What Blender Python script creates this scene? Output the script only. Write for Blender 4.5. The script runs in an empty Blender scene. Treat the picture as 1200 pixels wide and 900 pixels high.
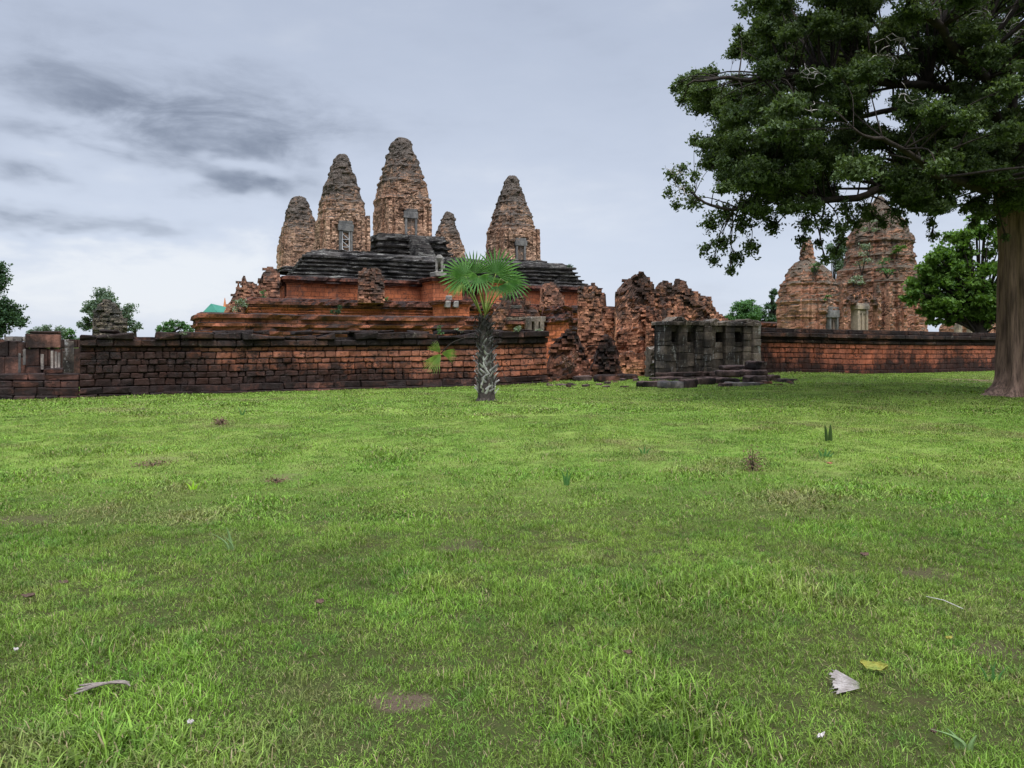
import bpy, bmesh, math, random
import numpy as np
from mathutils import Vector, noise
R = math.radians
random.seed(7)
rng = np.random.default_rng(11)
scene = bpy.context.scene
C = scene.collection

# ---------------------------------------------------------------- camera
F, HY, EYE = 900.0, 400.0, 1.65          # focal length and horizon row in photo pixels (1200x900), eye height
cam_d = bpy.data.cameras.new('camera')
cam = bpy.data.objects.new('camera', cam_d)
C.objects.link(cam)
cam.location = (0, 0, EYE)
cam.rotation_euler = (R(90), 0, 0)
cam_d.sensor_width = 36.0
cam_d.lens = 27.0
cam_d.shift_y = -50 / 1200
cam_d.clip_end = 6000
cam_d.clip_start = 0.05
scene.camera = cam

# ---------------------------------------------------------------- exposure
scene.view_settings.view_transform = 'Standard'
scene.view_settings.look = 'None'
scene.view_settings.gamma = 1
scene.view_settings.use_curve_mapping = False
scene.view_settings.exposure = 0.85
scene.cycles.max_bounces = 8
scene.cycles.diffuse_bounces = 3
scene.cycles.transmission_bounces = 4
scene.cycles.transparent_max_bounces = 6

SUN_EL, SUN_AZ = 68.0, 165.0     # degrees; azimuth clockwise from the camera's viewing direction


class G:
    """small node-tree helper"""
    def __init__(self, tree):
        self.t = tree
        self.n = tree.nodes
        self.l = tree.links

    def node(self, typ, **kw):
        n = self.n.new(typ)
        for k, v in kw.items():
            setattr(n, k, v)
        return n

    def put(self, sock, v):
        if hasattr(v, 'is_output') or isinstance(v, bpy.types.NodeSocket):
            self.l.new(v, sock)
        elif v is not None:
            if hasattr(sock.default_value, '__len__') and not isinstance(v, (int, float)):
                v = tuple(v)
                if len(sock.default_value) == 4 and len(v) == 3:
                    v = v + (1.0,)
            elif hasattr(sock.default_value, '__len__'):
                v = (v,) * len(sock.default_value)
            sock.default_value = v

    def math(self, op, a, b=None, c=None, clamp=False):
        n = self.node('ShaderNodeMath', operation=op, use_clamp=clamp)
        self.put(n.inputs[0], a)
        if b is not None: self.put(n.inputs[1], b)
        if c is not None: self.put(n.inputs[2], c)
        return n.outputs[0]

    def vmath(self, op, a, b=None, out=0):
        n = self.node('ShaderNodeVectorMath', operation=op)
        self.put(n.inputs[0], a)
        if b is not None: self.put(n.inputs[1], b)
        return n.outputs[out]

    def step(self, x, lo, hi):
        n = self.node('ShaderNodeMapRange', interpolation_type='SMOOTHSTEP')
        self.put(n.inputs['Value'], x)
        n.inputs['From Min'].default_value = lo
        n.inputs['From Max'].default_value = hi
        return n.outputs[0]

    def rng(self, x, a, b, c, d):
        n = self.node('ShaderNodeMapRange')
        self.put(n.inputs['Value'], x)
        for k, v in (('From Min', a), ('From Max', b), ('To Min', c), ('To Max', d)):
            n.inputs[k].default_value = v
        return n.outputs[0]

    def mix(self, f, a, b, mode='MIX'):
        n = self.node('ShaderNodeMix', data_type='RGBA', blend_type=mode)
        self.put(n.inputs[0], f)
        self.put(n.inputs[6], a)
        self.put(n.inputs[7], b)
        return n.outputs[2]

    def noise(self, vec, scale, detail=4, rough=0.55, dist=0.0, color=False):
        n = self.node('ShaderNodeTexNoise')
        self.put(n.inputs['Vector'], vec)
        n.inputs['Scale'].default_value = scale
        n.inputs['Detail'].default_value = detail
        n.inputs['Roughness'].default_value = rough
        n.inputs['Distortion'].default_value = dist
        return n.outputs['Color' if color else 'Fac']

    def vor(self, vec, scale=1.0, feat='F1', out='Color', rand=1.0):
        n = self.node('ShaderNodeTexVoronoi', feature=feat)
        self.put(n.inputs['Vector'], vec)
        n.inputs['Scale'].default_value = scale
        n.inputs['Randomness'].default_value = rand
        return n.outputs[out]

    def mapping(self, vec, scale=(1, 1, 1), rot=(0, 0, 0), loc=(0, 0, 0)):
        n = self.node('ShaderNodeMapping')
        self.put(n.inputs[0], vec)
        n.inputs['Scale'].default_value = scale
        n.inputs['Rotation'].default_value = rot
        n.inputs['Location'].default_value = loc
        return n.outputs[0]

    def sep(self, vec):
        n = self.node('ShaderNodeSeparateXYZ')
        self.put(n.inputs[0], vec)
        return n.outputs

    def comb(self, x, y, z):
        n = self.node('ShaderNodeCombineXYZ')
        for i, v in enumerate((x, y, z)):
            self.put(n.inputs[i], v)
        return n.outputs[0]


# ---------------------------------------------------------------- world: overcast sky
world = bpy.data.worlds.new('World')
scene.world = world
world.use_nodes = True
g = G(world.node_tree)
g.n.clear()
sky = g.node('ShaderNodeTexSky', sky_type='NISHITA', sun_disc=False)
sky.sun_elevation = R(SUN_EL)
sky.sun_rotation = R(SUN_AZ)
sky.air_density = 1.0
d = g.node('ShaderNodeTexCoord').outputs['Generated']
dx, dy, dz = g.sep(d)
zz = g.math('MAXIMUM', dz, 0.0)
den = g.math('ADD', zz, 0.13)
plane = g.comb(g.math('DIVIDE', dx, den), g.math('DIVIDE', dy, den), 0.3)
warp = g.noise(g.mapping(d, (1, 1, 2.2)), 5.0, 4, 0.6, color=True)
wx, wy, wz = g.sep(warp)
az = g.math('ADD', g.math('ARCTAN2', dx, dy), g.math('MULTIPLY', g.math('SUBTRACT', wx, 0.5), 0.22))
el = g.math('ADD', g.math('ARCSINE', zz), g.math('MULTIPLY', g.math('SUBTRACT', wy, 0.5), 0.11))


def sky_blob(px, py, wpx, hpx):
    a = math.atan((px - 600) / F)
    e = math.atan((HY - py) / F * math.cos(a))
    ta = g.math('DIVIDE', g.math('SUBTRACT', az, a), wpx / F * math.cos(a) ** 2)
    te = g.math('DIVIDE', g.math('SUBTRACT', el, e), hpx / F * math.cos(a))
    q = g.math('ADD', g.math('MULTIPLY', ta, ta), g.math('MULTIPLY', te, te))
    return g.math('EXPONENT', g.math('MULTIPLY', q, -1.0))


def blob_sum(lst):
    acc = None
    for px, py, w, h, k in lst:
        b = g.math('MULTIPLY', sky_blob(px, py, w, h), k)
        acc = b if acc is None else g.math('ADD', acc, b)
    return acc


soft = g.noise(plane, 0.55, 5, 0.5)
wisp = g.noise(g.mapping(d, (2.0, 2.0, 6.0)), 2.2, 6, 0.55)
dark = blob_sum([(185, 150, 180, 38, 0.55), (45, 196, 85, 18, 0.65), (265, 222, 85, 32, 0.75),
                 (25, 264, 80, 17, 0.6), (170, 266, 95, 20, 0.55), (350, 130, 180, 50, 0.25), (60, 70, 280, 70, 0.25)])
bright = blob_sum([(60, 168, 60, 16, 0.5), (150, 205, 90, 16, 0.45), (110, 325, 200, 45, 0.9), (300, 300, 150, 60, 0.45),
                   (280, 192, 50, 12, 0.5), (130, 240, 150, 12, 0.35), (560, 280, 200, 80, 0.15)])
wis = g.math('MULTIPLY', g.math('SUBTRACT', wisp, 0.5), 1.0)
sof = g.math('MULTIPLY', g.math('SUBTRACT', soft, 0.5), 0.6)
lump = g.noise(g.mapping(d, (3.0, 3.0, 9.0)), 2.4, 6, 0.6, 0.4)
lumpk = g.rng(lump, 0.35, 0.65, 0.45, 1.5)
puff = g.math('MULTIPLY', g.math('SUBTRACT', g.noise(plane, 1.5, 6, 0.58, 0.3), 0.5), 0.55)
tone = g.math('ADD', g.math('ADD', g.math('ADD', wis, sof), puff), g.math('SUBTRACT', g.math('MULTIPLY', bright, lumpk), g.math('MULTIPLY', dark, lumpk)))
base = g.mix(g.step(el, 0.0, 0.45), (0.372, 0.408, 0.480), (0.268, 0.302, 0.375))
c1 = g.mix(g.step(tone, 0.0, 0.9), base, (0.46, 0.48, 0.515))
c2 = g.mix(g.step(tone, 0.05, -0.95), c1, (0.125, 0.145, 0.19))
gn = g.node('ShaderNodeMapRange', interpolation_type='SMOOTHSTEP')   # overcast is brightest overhead; boosted further there, out of view, to add light
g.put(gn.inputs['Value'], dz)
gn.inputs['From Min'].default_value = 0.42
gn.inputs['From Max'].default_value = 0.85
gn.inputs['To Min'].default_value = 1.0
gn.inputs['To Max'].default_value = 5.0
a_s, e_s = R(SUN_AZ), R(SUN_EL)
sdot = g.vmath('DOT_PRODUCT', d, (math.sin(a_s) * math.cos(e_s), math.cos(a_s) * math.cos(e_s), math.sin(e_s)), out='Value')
lobe = g.math('MULTIPLY', g.step(sdot, 0.78, 1.0), 9.0)      # bright zone added round the sun, out of view, for directional light
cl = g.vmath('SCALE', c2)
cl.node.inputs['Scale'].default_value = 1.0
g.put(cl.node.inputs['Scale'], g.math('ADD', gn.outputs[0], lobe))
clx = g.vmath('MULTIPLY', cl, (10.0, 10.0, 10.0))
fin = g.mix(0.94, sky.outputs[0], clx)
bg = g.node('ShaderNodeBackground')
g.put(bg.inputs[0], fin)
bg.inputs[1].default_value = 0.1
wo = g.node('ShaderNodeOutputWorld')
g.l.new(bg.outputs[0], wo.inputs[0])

# ---------------------------------------------------------------- sun through the cloud
sd = bpy.data.lights.new('sun', 'SUN')
sun = bpy.data.objects.new('sun', sd)
C.objects.link(sun)
sd.energy = 1.5
sd.angle = R(14)
sd.color = (1.0, 0.95, 0.87)
a, e = R(SUN_AZ), R(SUN_EL)
sdir = Vector((math.sin(a) * math.cos(e), math.cos(a) * math.cos(e), math.sin(e)))
sun.rotation_euler = sdir.to_track_quat('Z', 'Y').to_euler()
sun.location = sdir * 60

# ---------------------------------------------------------------- layout frame
TH = R(27.0)                      # the temple's front runs to the right and away by this angle
CT, ST = math.cos(TH), math.sin(TH)


def W(u, v, z):
    return Vector((u * CT - v * ST, u * ST + v * CT, z))


def on_v(px, v):
    s = (px - 600) / F
    Y = v / (CT - s * ST)
    return s * Y * CT + Y * ST, Y          # u, depth


def zpx(py, Y):
    return EYE + (HY - py) / F * Y


def P(px, py, Y):
    return Vector(((px - 600) / F * Y, Y, zpx(py, Y)))


def gauss(x, y, cx, cy, sx, sy):
    return math.exp(-((x - cx) / sx) ** 2 - ((y - cy) / sy) ** 2)


def gz(x, y):
    """ground height"""
    f = 1.0 / (1.0 + (math.hypot(x, y - 15) / 70.0) ** 4)
    z = 0.05 * noise.noise(Vector((x * 0.12, y * 0.12, 3.1))) + 0.025 * noise.noise(Vector((x * 0.5, y * 0.5, 1.7)))
    z *= min(1.0, max(0.0, (math.hypot(x, y) - 1.0) / 5.0))
    z += 0.20 * gauss(x, y, 4.0, 31.5, 4.0, 3.2) + 0.22 * gauss(x, y, 12.5, 34.0, 4.0, 5.0)
    z += 0.18 * gauss(x, y, 12.8, 25.0, 4.0, 3.0)
    return z * f


def ground_at(px, py):
    Y = EYE * F / max(py - HY, 5)
    for _ in range(12):
        X = (px - 600) / F * Y
        Y = 0.5 * Y + 0.5 * (EYE - gz(X, Y)) * F / (py - HY)
    X = (px - 600) / F * Y
    return Vector((X, Y, gz(X, Y)))


# ---------------------------------------------------------------- mesh helpers
ORG = {}


def link(o, parent=None):
    C.objects.link(o)
    if parent is not None:
        o.parent = parent
    return o


def thing(name, label, cat, loc, group=None):
    o = bpy.data.objects.new(name, None)
    o.empty_display_size = 0.3
    C.objects.link(o)
    o.location = loc
    o['label'] = label
    o['category'] = cat
    if group: o['group'] = group
    ORG[o.name] = Vector(loc)
    return o


def root_org(o):
    while o.parent is not None:
        o = o.parent
    return ORG.get(o.name, Vector((0, 0, 0)))


def obj(name, geo, mat, parent=None, smooth=False, loc=None):
    """geo: a bmesh or (verts, faces) in world coordinates -> one mesh object"""
    org = root_org(parent) if parent is not None else Vector(loc or (0, 0, 0))
    me = bpy.data.meshes.new(name)
    if isinstance(geo, bmesh.types.BMesh):
        geo.to_mesh(me)
        geo.free()
    else:
        me.from_pydata([tuple(v) for v in geo[0]], [], geo[1])
    if org.length > 0:
        me.transform(__import__('mathutils').Matrix.Translation(-org))
    me.materials.append(mat)
    if smooth:
        me.polygons.foreach_set('use_smooth', [True] * len(me.polygons))
    o = bpy.data.objects.new(name, me)
    link(o, parent)
    if parent is None:
        o.location = org
        ORG[o.name] = org
    return o


def single(name, geo, mat, label, cat, loc=(0, 0, 0), group=None, smooth=False, kind=None):
    o = obj(name, geo, mat, None, smooth, loc)
    o['label'] = label
    o['category'] = cat
    if group: o['group'] = group
    if kind: o['kind'] = kind
    return o


def np_mesh(name, verts, tris, mat, parent=None, loc=(0, 0, 0), smooth=False):
    org = root_org(parent) if parent is not None else Vector(loc)
    v = np.asarray(verts, dtype=np.float32) - np.array(org, dtype=np.float32)
    t = np.asarray(tris, dtype=np.int32)
    me = bpy.data.meshes.new(name)
    me.vertices.add(len(v))
    me.vertices.foreach_set('co', v.ravel())
    n, k = t.shape
    me.loops.add(n * k)
    me.loops.foreach_set('vertex_index', t.ravel())
    me.polygons.add(n)
    me.polygons.foreach_set('loop_start', np.arange(0, n * k, k, dtype=np.int32))
    me.update(calc_edges=True)
    me.validate()
    me.materials.append(mat)
    if smooth:
        me.polygons.foreach_set('use_smooth', [True] * n)
    o = bpy.data.objects.new(name, me)
    link(o, parent)
    if parent is None:
        o.location = org
        ORG[o.name] = org
    return o


def fbm(p, f, seed=0.0, octv=3):
    a, s = 1.0, 0.0
    q = Vector((p[0] * f + seed * 7.3, p[1] * f - seed * 3.1, p[2] * f + seed * 1.9))
    for _ in range(octv):
        s += a * noise.noise(q)
        q = q * 2.03
        a *= 0.5
    return s


def cellr(u, v, z, seed):
    # one random value per masonry cell; courses are staggered
    k = math.floor(z)
    return noise.cell(Vector((u + 0.5 * (k % 2) + seed * 3.7, v + seed * 1.3, z + seed * 2.1)))


def loft(rings, cap_top=True, cap_bot=False, closed=True):
    verts, faces = [], []
    n = len(rings[0])
    for r in rings:
        verts += r
    for i in range(len(rings) - 1):
        for j in range(n if closed else n - 1):
            k = (j + 1) % n
            faces.append((i * n + j, i * n + k, (i + 1) * n + k, (i + 1) * n + j))
    if cap_top: faces.append(tuple((len(rings) - 1) * n + j for j in range(n)))
    if cap_bot: faces.append(tuple(n - 1 - j for j in range(n)))
    return verts, faces


def join(*geos):
    V, Fa = [], []
    for v, f in geos:
        o = len(V)
        V += list(v)
        Fa += [tuple(i + o for i in q) for q in f]
    return V, Fa


def box(u0, u1, v0, v1, z0, z1, jit=0.0):
    pts = []
    for z in (z0, z1):
        for (u, v) in ((u0, v0), (u1, v0), (u1, v1), (u0, v1)):
            j = [random.uniform(-jit, jit) for _ in range(3)] if jit else (0, 0, 0)
            pts.append(W(u + j[0], v + j[1], z + j[2]))
    return pts, [(0, 3, 2, 1), (4, 5, 6, 7), (0, 1, 5, 4), (1, 2, 6, 5), (2, 3, 7, 6), (3, 0, 4, 7)]


def bevelled(geo, off=0.02):
    bm = bmesh.new()
    vs = [bm.verts.new(v) for v in geo[0]]
    for f in geo[1]:
        bm.faces.new([vs[i] for i in f])
    bmesh.ops.bevel(bm, geom=bm.edges[:], offset=off, segments=1, profile=0.5, affect='EDGES')
    return bm


def tube(pts, rad, n=8, cap=True):
    pts = [Vector(p) for p in pts]
    rings = []
    up = Vector((0.31, 0.17, 0.93))
    for i, p in enumerate(pts):
        t = (pts[min(i + 1, len(pts) - 1)] - pts[max(i - 1, 0)])
        if t.length < 1e-6: t = Vector((0, 0, 1))
        t.normalize()
        a = t.cross(up)
        if a.length < 0.05: a = t.cross(Vector((1, 0, 0)))
        a.normalize()
        b = t.cross(a)
        r = rad[i] if hasattr(rad, '__len__') else rad
        rings.append([p + a * (r * math.cos(2 * math.pi * j / n)) + b * (r * math.sin(2 * math.pi * j / n)) for j in range(n)])
    return loft(rings, cap, cap)


def curve_pts(pts, n=6):
    """Catmull-Rom through points"""
    pts = [Vector(p) for p in pts]
    out = []
    for i in range(len(pts) - 1):
        p0, p1, p2, p3 = pts[max(i - 1, 0)], pts[i], pts[i + 1], pts[min(i + 2, len(pts) - 1)]
        for k in range(n):
            t = k / n
            out.append(0.5 * ((2 * p1) + (p2 - p0) * t + (2 * p0 - 5 * p1 + 4 * p2 - p3) * t * t + (3 * p1 - p0 - 3 * p2 + p3) * t ** 3))
    out.append(pts[-1])
    return out


def interp(tab, x):
    if x <= tab[0][0]: return tab[0][1]
    for (a, b), (c, d_) in zip(tab, tab[1:]):
        if x <= c:
            return b + (d_ - b) * (x - a) / max(c - a, 1e-9)
    return tab[-1][1]


# ---------------------------------------------------------------- materials
def new_mat(name):
    m = bpy.data.materials.new(name)
    m.use_nodes = True
    gg = G(m.node_tree)
    bs = m.node_tree.nodes['Principled BSDF']
    bs.inputs['Specular IOR Level'].default_value = 0.2
    return m, gg, bs


def stone(name, c1, c2, stain=(0.02, 0.019, 0.018), amount=0.0, zk=0.0, zc=0.0, uk=0.0, uc=0.0, sscale=0.45,
          lichen=None, lamount=0.0, cells=None, island=0.25, topdark=0.5, bump=0.5, cellvar=0.5, mott=0.35, sharp=0.09, streak=True, pits=0.0, lst=(1, 1, 1)):
    """weathered masonry: two base colours, algae-black staining and lichen, each a noise shape of its own"""
    m, q, bs = new_mat(name)
    geo = q.node('ShaderNodeNewGeometry')
    pos = geo.outputs['Position']
    uvz = q.mapping(pos, rot=(0, 0, -TH))
    u, v, z = q.sep(uvz)
    n1 = q.noise(uvz, 0.9, 5, 0.6)
    col = q.mix(q.step(n1, 0.36, 0.64), c1, c2)
    fine = q.noise(uvz, 9.0, 5, 0.7)
    col = q.mix(1.0, col, q.rng(fine, 0.25, 0.75, 1 - mott, 1 + mott), 'MULTIPLY')
    if island:
        col = q.mix(1.0, col, q.rng(geo.outputs['Random Per Island'], 0, 1, 1 - island, 1 + island), 'MULTIPLY')
    h = fine
    if cells:
        bw, bh, wob = cells                       # brick length, course height, waviness
        wv = q.sep(q.noise(uvz, 2.5, 3, 0.6, color=True))
        bx = q.math('ADD', q.math('ADD', u, v), q.math('MULTIPLY', wv[0], wob * bw * 2.5))
        bz = q.math('ADD', z, q.math('MULTIPLY', wv[1], wob * bh * 4))
        bt_ = q.node('ShaderNodeTexBrick')
        bt_.offset = 0.5
        bt_.inputs['Color1'].default_value = (0, 0, 0, 1)
        bt_.inputs['Color2'].default_value = (1, 1, 1, 1)
        bt_.inputs['Mortar'].default_value = (0.5, 0.5, 0.5, 1)
        bt_.inputs['Scale'].default_value = 1.0
        bt_.inputs['Mortar Size'].default_value = bh * 0.07
        bt_.inputs['Mortar Smooth'].default_value = 0.3
        bt_.inputs['Brick Width'].default_value = bw
        bt_.inputs['Row Height'].default_value = bh
        q.put(bt_.inputs['Vector'], q.comb(bx, bz, 0.0))
        cr = q.sep(bt_.outputs['Color'])[0]
        gap = bt_.outputs['Fac']
        col = q.mix(1.0, col, q.rng(cr, 0, 1, 1 - cellvar, 1 + cellvar), 'MULTIPLY')
        col = q.mix(q.math('MULTIPLY', gap, 0.6), col, (0.03, 0.022, 0.018))
        h = q.math('ADD', q.math('MULTIPLY', fine, 0.6), q.math('ADD', q.math('MULTIPLY', cr, 0.5), q.math('MULTIPLY', gap, -0.7)))
    if pits:                                     # lost bricks and holes left by old plaster pegs
        p1 = q.noise(q.mapping(uvz, scale=(1, 1, 1.7)), 5.5, 3, 0.75)
        p2 = q.noise(uvz, 0.7, 3, 0.6)
        pm = q.step(q.math('ADD', p1, q.math('MULTIPLY', q.math('SUBTRACT', p2, 0.5), 0.55)), 0.60 - 0.07 * pits, 0.68 - 0.07 * pits)
        col = q.mix(q.math('MULTIPLY', pm, 0.82), col, (0.035, 0.026, 0.021))
        h = q.math('SUBTRACT', h, q.math('MULTIPLY', pm, 0.8))
    sv = q.mapping(uvz, scale=(1, 1, 0.42 if streak else 1.0))
    s1 = q.noise(sv, sscale, 9, 0.68)
    s2 = q.noise(uvz, 3.2, 6, 0.7)
    b = q.math('ADD', q.math('MULTIPLY', s1, 0.72), q.math('MULTIPLY', s2, 0.28))
    b = q.math('ADD', b, amount)
    if zk: b = q.math('ADD', b, q.math('MULTIPLY', q.math('SUBTRACT', z, zc), zk))
    if uk: b = q.math('ADD', b, q.math('MULTIPLY', q.math('SUBTRACT', u, uc), uk))
    if topdark:
        nz = q.sep(geo.outputs['True Normal'])[2]
        b = q.math('ADD', b, q.math('MULTIPLY', q.step(nz, 0.25, 0.8), topdark * 0.4))
    sm = q.step(b, 0.5 - sharp, 0.5 + sharp)
    scol = q.mix(q.step(s2, 0.4, 0.7), stain, tuple(min(1, x * 1.9 + 0.004) for x in stain))
    col = q.mix(q.math('MULTIPLY', sm, 0.93), col, scol)
    if lichen:
        l1 = q.noise(q.mapping(uvz, scale=lst), 2.6, 8, 0.72)
        l2 = q.noise(uvz, 14.0, 3, 0.6)
        lb = q.math('ADD', q.math('ADD', q.math('MULTIPLY', l1, 0.75), q.math('MULTIPLY', l2, 0.25)), lamount)
        col = q.mix(q.math('MULTIPLY', q.step(lb, 0.53, 0.64), 0.8), col, lichen)
    q.put(bs.inputs['Base Color'], col)
    bs.inputs['Roughness'].default_value = 0.95
    bs.inputs['Specular IOR Level'].default_value = 0.04
    bn = q.node('ShaderNodeBump')
    bn.inputs['Strength'].default_value = bump
    bn.inputs['Distance'].default_value = 0.06
    q.put(bn.inputs['Height'], h)
    q.l.new(bn.outputs[0], bs.inputs['Normal'])
    return m


def leafmat(name, c1, c2, trans=0.3, patch=0.0):
    m, q, bs = new_mat(name)
    geo = q.node('ShaderNodeNewGeometry')
    r = geo.outputs['Random Per Island']
    n = q.noise(geo.outputs['Position'], 0.7, 3, 0.6)
    f = q.math('ADD', q.math('MULTIPLY', r, 0.65), q.math('MULTIPLY', q.step(n, 0.35, 0.65), 0.35))
    col = q.mix(f, c1, c2)
    q.put(bs.inputs['Base Color'], col)
    bs.inputs['Roughness'].default_value = 0.55
    bs.inputs['Specular IOR Level'].default_value = 0.12
    tr = q.node('ShaderNodeBsdfTranslucent')
    q.put(tr.inputs[0], q.mix(1.0, col, (1.25, 1.35, 0.6), 'MULTIPLY'))
    mx = q.node('ShaderNodeMixShader')
    mx.inputs[0].default_value = trans
    q.l.new(bs.outputs[0], mx.inputs[1])
    q.l.new(tr.outputs[0], mx.inputs[2])
    out = m.node_tree.nodes['Material Output']
    q.l.new(mx.outputs[0], out.inputs[0])
    return m


def plain(name, c1, c2=None, scale=6.0, rough=0.8, bump=0.2, stretch=(1, 1, 1)):
    m, q, bs = new_mat(name)
    pos = q.mapping(q.node('ShaderNodeNewGeometry').outputs['Position'], scale=stretch)
    n = q.noise(pos, scale, 5, 0.65)
    q.put(bs.inputs['Base Color'], q.mix(q.step(n, 0.3, 0.7), c1, c2 or tuple(x * 0.6 for x in c1)))
    bs.inputs['Roughness'].default_value = rough
    bs.inputs['Specular IOR Level'].default_value = 0.06
    if bump:
        bn = q.node('ShaderNodeBump')
        bn.inputs['Strength'].default_value = bump
        bn.inputs['Distance'].default_value = 0.03
        q.put(bn.inputs['Height'], n)
        q.l.new(bn.outputs[0], bs.inputs['Normal'])
    return m


M = {}
BLK = (0.013, 0.0105, 0.0095)
M['wall'] = stone('laterite_wall', (0.30, 0.105, 0.055), (0.20, 0.085, 0.055), BLK, amount=-0.005, zk=-0.22, zc=0.85, uk=-0.024, uc=8.0, sscale=0.65, island=0.34, pits=0.5, topdark=0.8, lichen=(0.20, 0.17, 0.13), lamount=-0.10)
M['wall_r'] = stone('laterite_wall_far', (0.34, 0.105, 0.055), (0.22, 0.08, 0.05), BLK, amount=-0.02, zk=-0.16, zc=0.9, sscale=0.6, island=0.28, pits=0.5, topdark=0.8, lichen=(0.2, 0.15, 0.12), lamount=-0.09)
M['coping'] = stone('laterite_coping', (0.15, 0.07, 0.045), (0.07, 0.044, 0.034), BLK, amount=0.06, sscale=0.7, island=0.3, pits=0.8, lichen=(0.17, 0.145, 0.11), lamount=-0.04)
M['plinth'] = stone('laterite_plinth', (0.20, 0.085, 0.058), (0.10, 0.052, 0.04), BLK, amount=0.07, pits=0.5, sscale=0.6, island=0.4, lichen=(0.2, 0.16, 0.13), lamount=-0.07)
M['red'] = stone('laterite_terrace', (0.45, 0.135, 0.055), (0.33, 0.105, 0.05), (0.035, 0.026, 0.022), amount=-0.09, pits=0.3, sscale=0.5, cells=(0.62, 0.33, 0.03), cellvar=0.16, topdark=1.0, bump=0.35)
M['redcor'] = stone('laterite_cornice', (0.24, 0.09, 0.055), (0.12, 0.054, 0.04), (0.016, 0.013, 0.012), pits=0.9, amount=-0.035, sscale=0.8, cells=(0.62, 0.25, 0.05), cellvar=0.22, topdark=0.8, bump=0.4, lichen=(0.22, 0.2, 0.16), lamount=-0.07)
M['redlow'] = stone('laterite_gallery', (0.33, 0.115, 0.06), (0.18, 0.07, 0.045), (0.018, 0.0145, 0.013), pits=0.6, amount=-0.055, sscale=0.6, cells=(0.6, 0.2, 0.05), cellvar=0.3, topdark=1.0, bump=0.4, lichen=(0.22, 0.2, 0.16), lamount=-0.07)
M['black'] = stone('black_sandstone', (0.082, 0.072, 0.063), (0.042, 0.037, 0.033), (0.012, 0.011, 0.0105), lst=(0.35, 0.35, 2.6), amount=0.0, sscale=1.0, cells=(0.9, 0.3, 0.05), cellvar=0.3, topdark=0.0, bump=0.5, lichen=(0.25, 0.235, 0.20), lamount=0.02)
M['tower'] = stone('weathered_brick', (0.40, 0.248, 0.158), (0.30, 0.168, 0.105), (0.052, 0.044, 0.036), amount=-0.04, zk=0.062, zc=12.6, pits=1.0, sscale=0.8, cells=(0.34, 0.12, 0.2), cellvar=0.4, topdark=0.6, bump=0.8, mott=0.5, streak=False)
M['towerc'] = stone('weathered_brick_tall', (0.41, 0.25, 0.158), (0.31, 0.168, 0.103), (0.052, 0.044, 0.036), amount=-0.04, zk=0.054, zc=16.2, pits=1.0, sscale=0.8, cells=(0.36, 0.13, 0.2), cellvar=0.4, topdark=0.6, bump=0.8, mott=0.5, streak=False)
M['brick'] = stone('ruined_brick', (0.50, 0.235, 0.13), (0.36, 0.145, 0.08), (0.045, 0.035, 0.029), amount=-0.095, zk=0.045, zc=2.2, pits=1.1, sscale=1.1, cells=(0.22, 0.085, 0.35), cellvar=0.5, topdark=0.5, bump=1.0, mott=0.5, lichen=(0.34, 0.25, 0.17), lamount=-0.06, streak=False)
M['loosebrick'] = stone('eroded_brick', (0.46, 0.215, 0.12), (0.30, 0.125, 0.072), (0.026, 0.021, 0.018), amount=-0.035, zk=0.05, zc=2.2, sscale=1.1, island=0.55, topdark=0.5, bump=0.5, mott=0.4, pits=0.5, lichen=(0.36, 0.25, 0.16), lamount=-0.06, streak=False)
M['looseup'] = stone('eroded_brick_upper', (0.36, 0.17, 0.10), (0.24, 0.11, 0.07), (0.04, 0.032, 0.026), amount=0.02, zk=0.05, zc=6.2, sscale=0.9, island=0.5, topdark=0.5, bump=0.5, mott=0.4, pits=0.5, streak=False)
M['loosedark'] = stone('eroded_dark_brick', (0.20, 0.085, 0.052), (0.09, 0.05, 0.038), (0.014, 0.012, 0.011), amount=0.0, sscale=0.9, island=0.6, topdark=0.3, bump=0.5, mott=0.4, lichen=(0.2, 0.13, 0.09), lamount=-0.07, streak=False)
M['brickhi'] = stone('ruined_brick_upper', (0.44, 0.20, 0.11), (0.34, 0.135, 0.075), (0.06, 0.05, 0.042), amount=-0.07, zk=0.05, zc=6.3, pits=1.3, sscale=0.9, cells=(0.3, 0.11, 0.3), cellvar=0.5, topdark=0.6, bump=0.9, mott=0.5, streak=False)
M['brickpale'] = stone('pale_brick_rubble', (0.24, 0.185, 0.13), (0.16, 0.125, 0.095), (0.05, 0.047, 0.04), amount=0.0, sscale=0.9, pits=1.3, cells=(0.3, 0.11, 0.4), cellvar=0.5, topdark=0.3, bump=0.9, mott=0.5, streak=False)
M['brickred'] = stone('red_brick_tower', (0.44, 0.23, 0.14), (0.34, 0.152, 0.09), (0.058, 0.048, 0.035), amount=-0.07, zk=0.022, zc=5.0, pits=0.6, sscale=0.8, cells=(0.3, 0.1, 0.15), cellvar=0.32, topdark=0.9, bump=0.8, mott=0.45, lichen=(0.12, 0.125, 0.07), lamount=-0.09, streak=False)
M['dark'] = stone('dark_rubble', (0.20, 0.085, 0.052), (0.08, 0.045, 0.034), (0.014, 0.012, 0.011), amount=-0.03, sscale=0.9, pits=1.8, cells=(0.2, 0.09, 0.5), cellvar=0.6, topdark=0.2, bump=1.0, lichen=(0.2, 0.13, 0.09), lamount=-0.05, streak=False)
M['grey'] = stone('grey_gate_stone', (0.17, 0.13, 0.095), (0.09, 0.073, 0.057), (0.017, 0.015, 0.013), lst=(1.6, 1.6, 0.45), amount=-0.02, sscale=1.0, island=0.5, topdark=0.0, bump=0.6, lichen=(0.36, 0.35, 0.31), lamount=-0.02)
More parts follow.
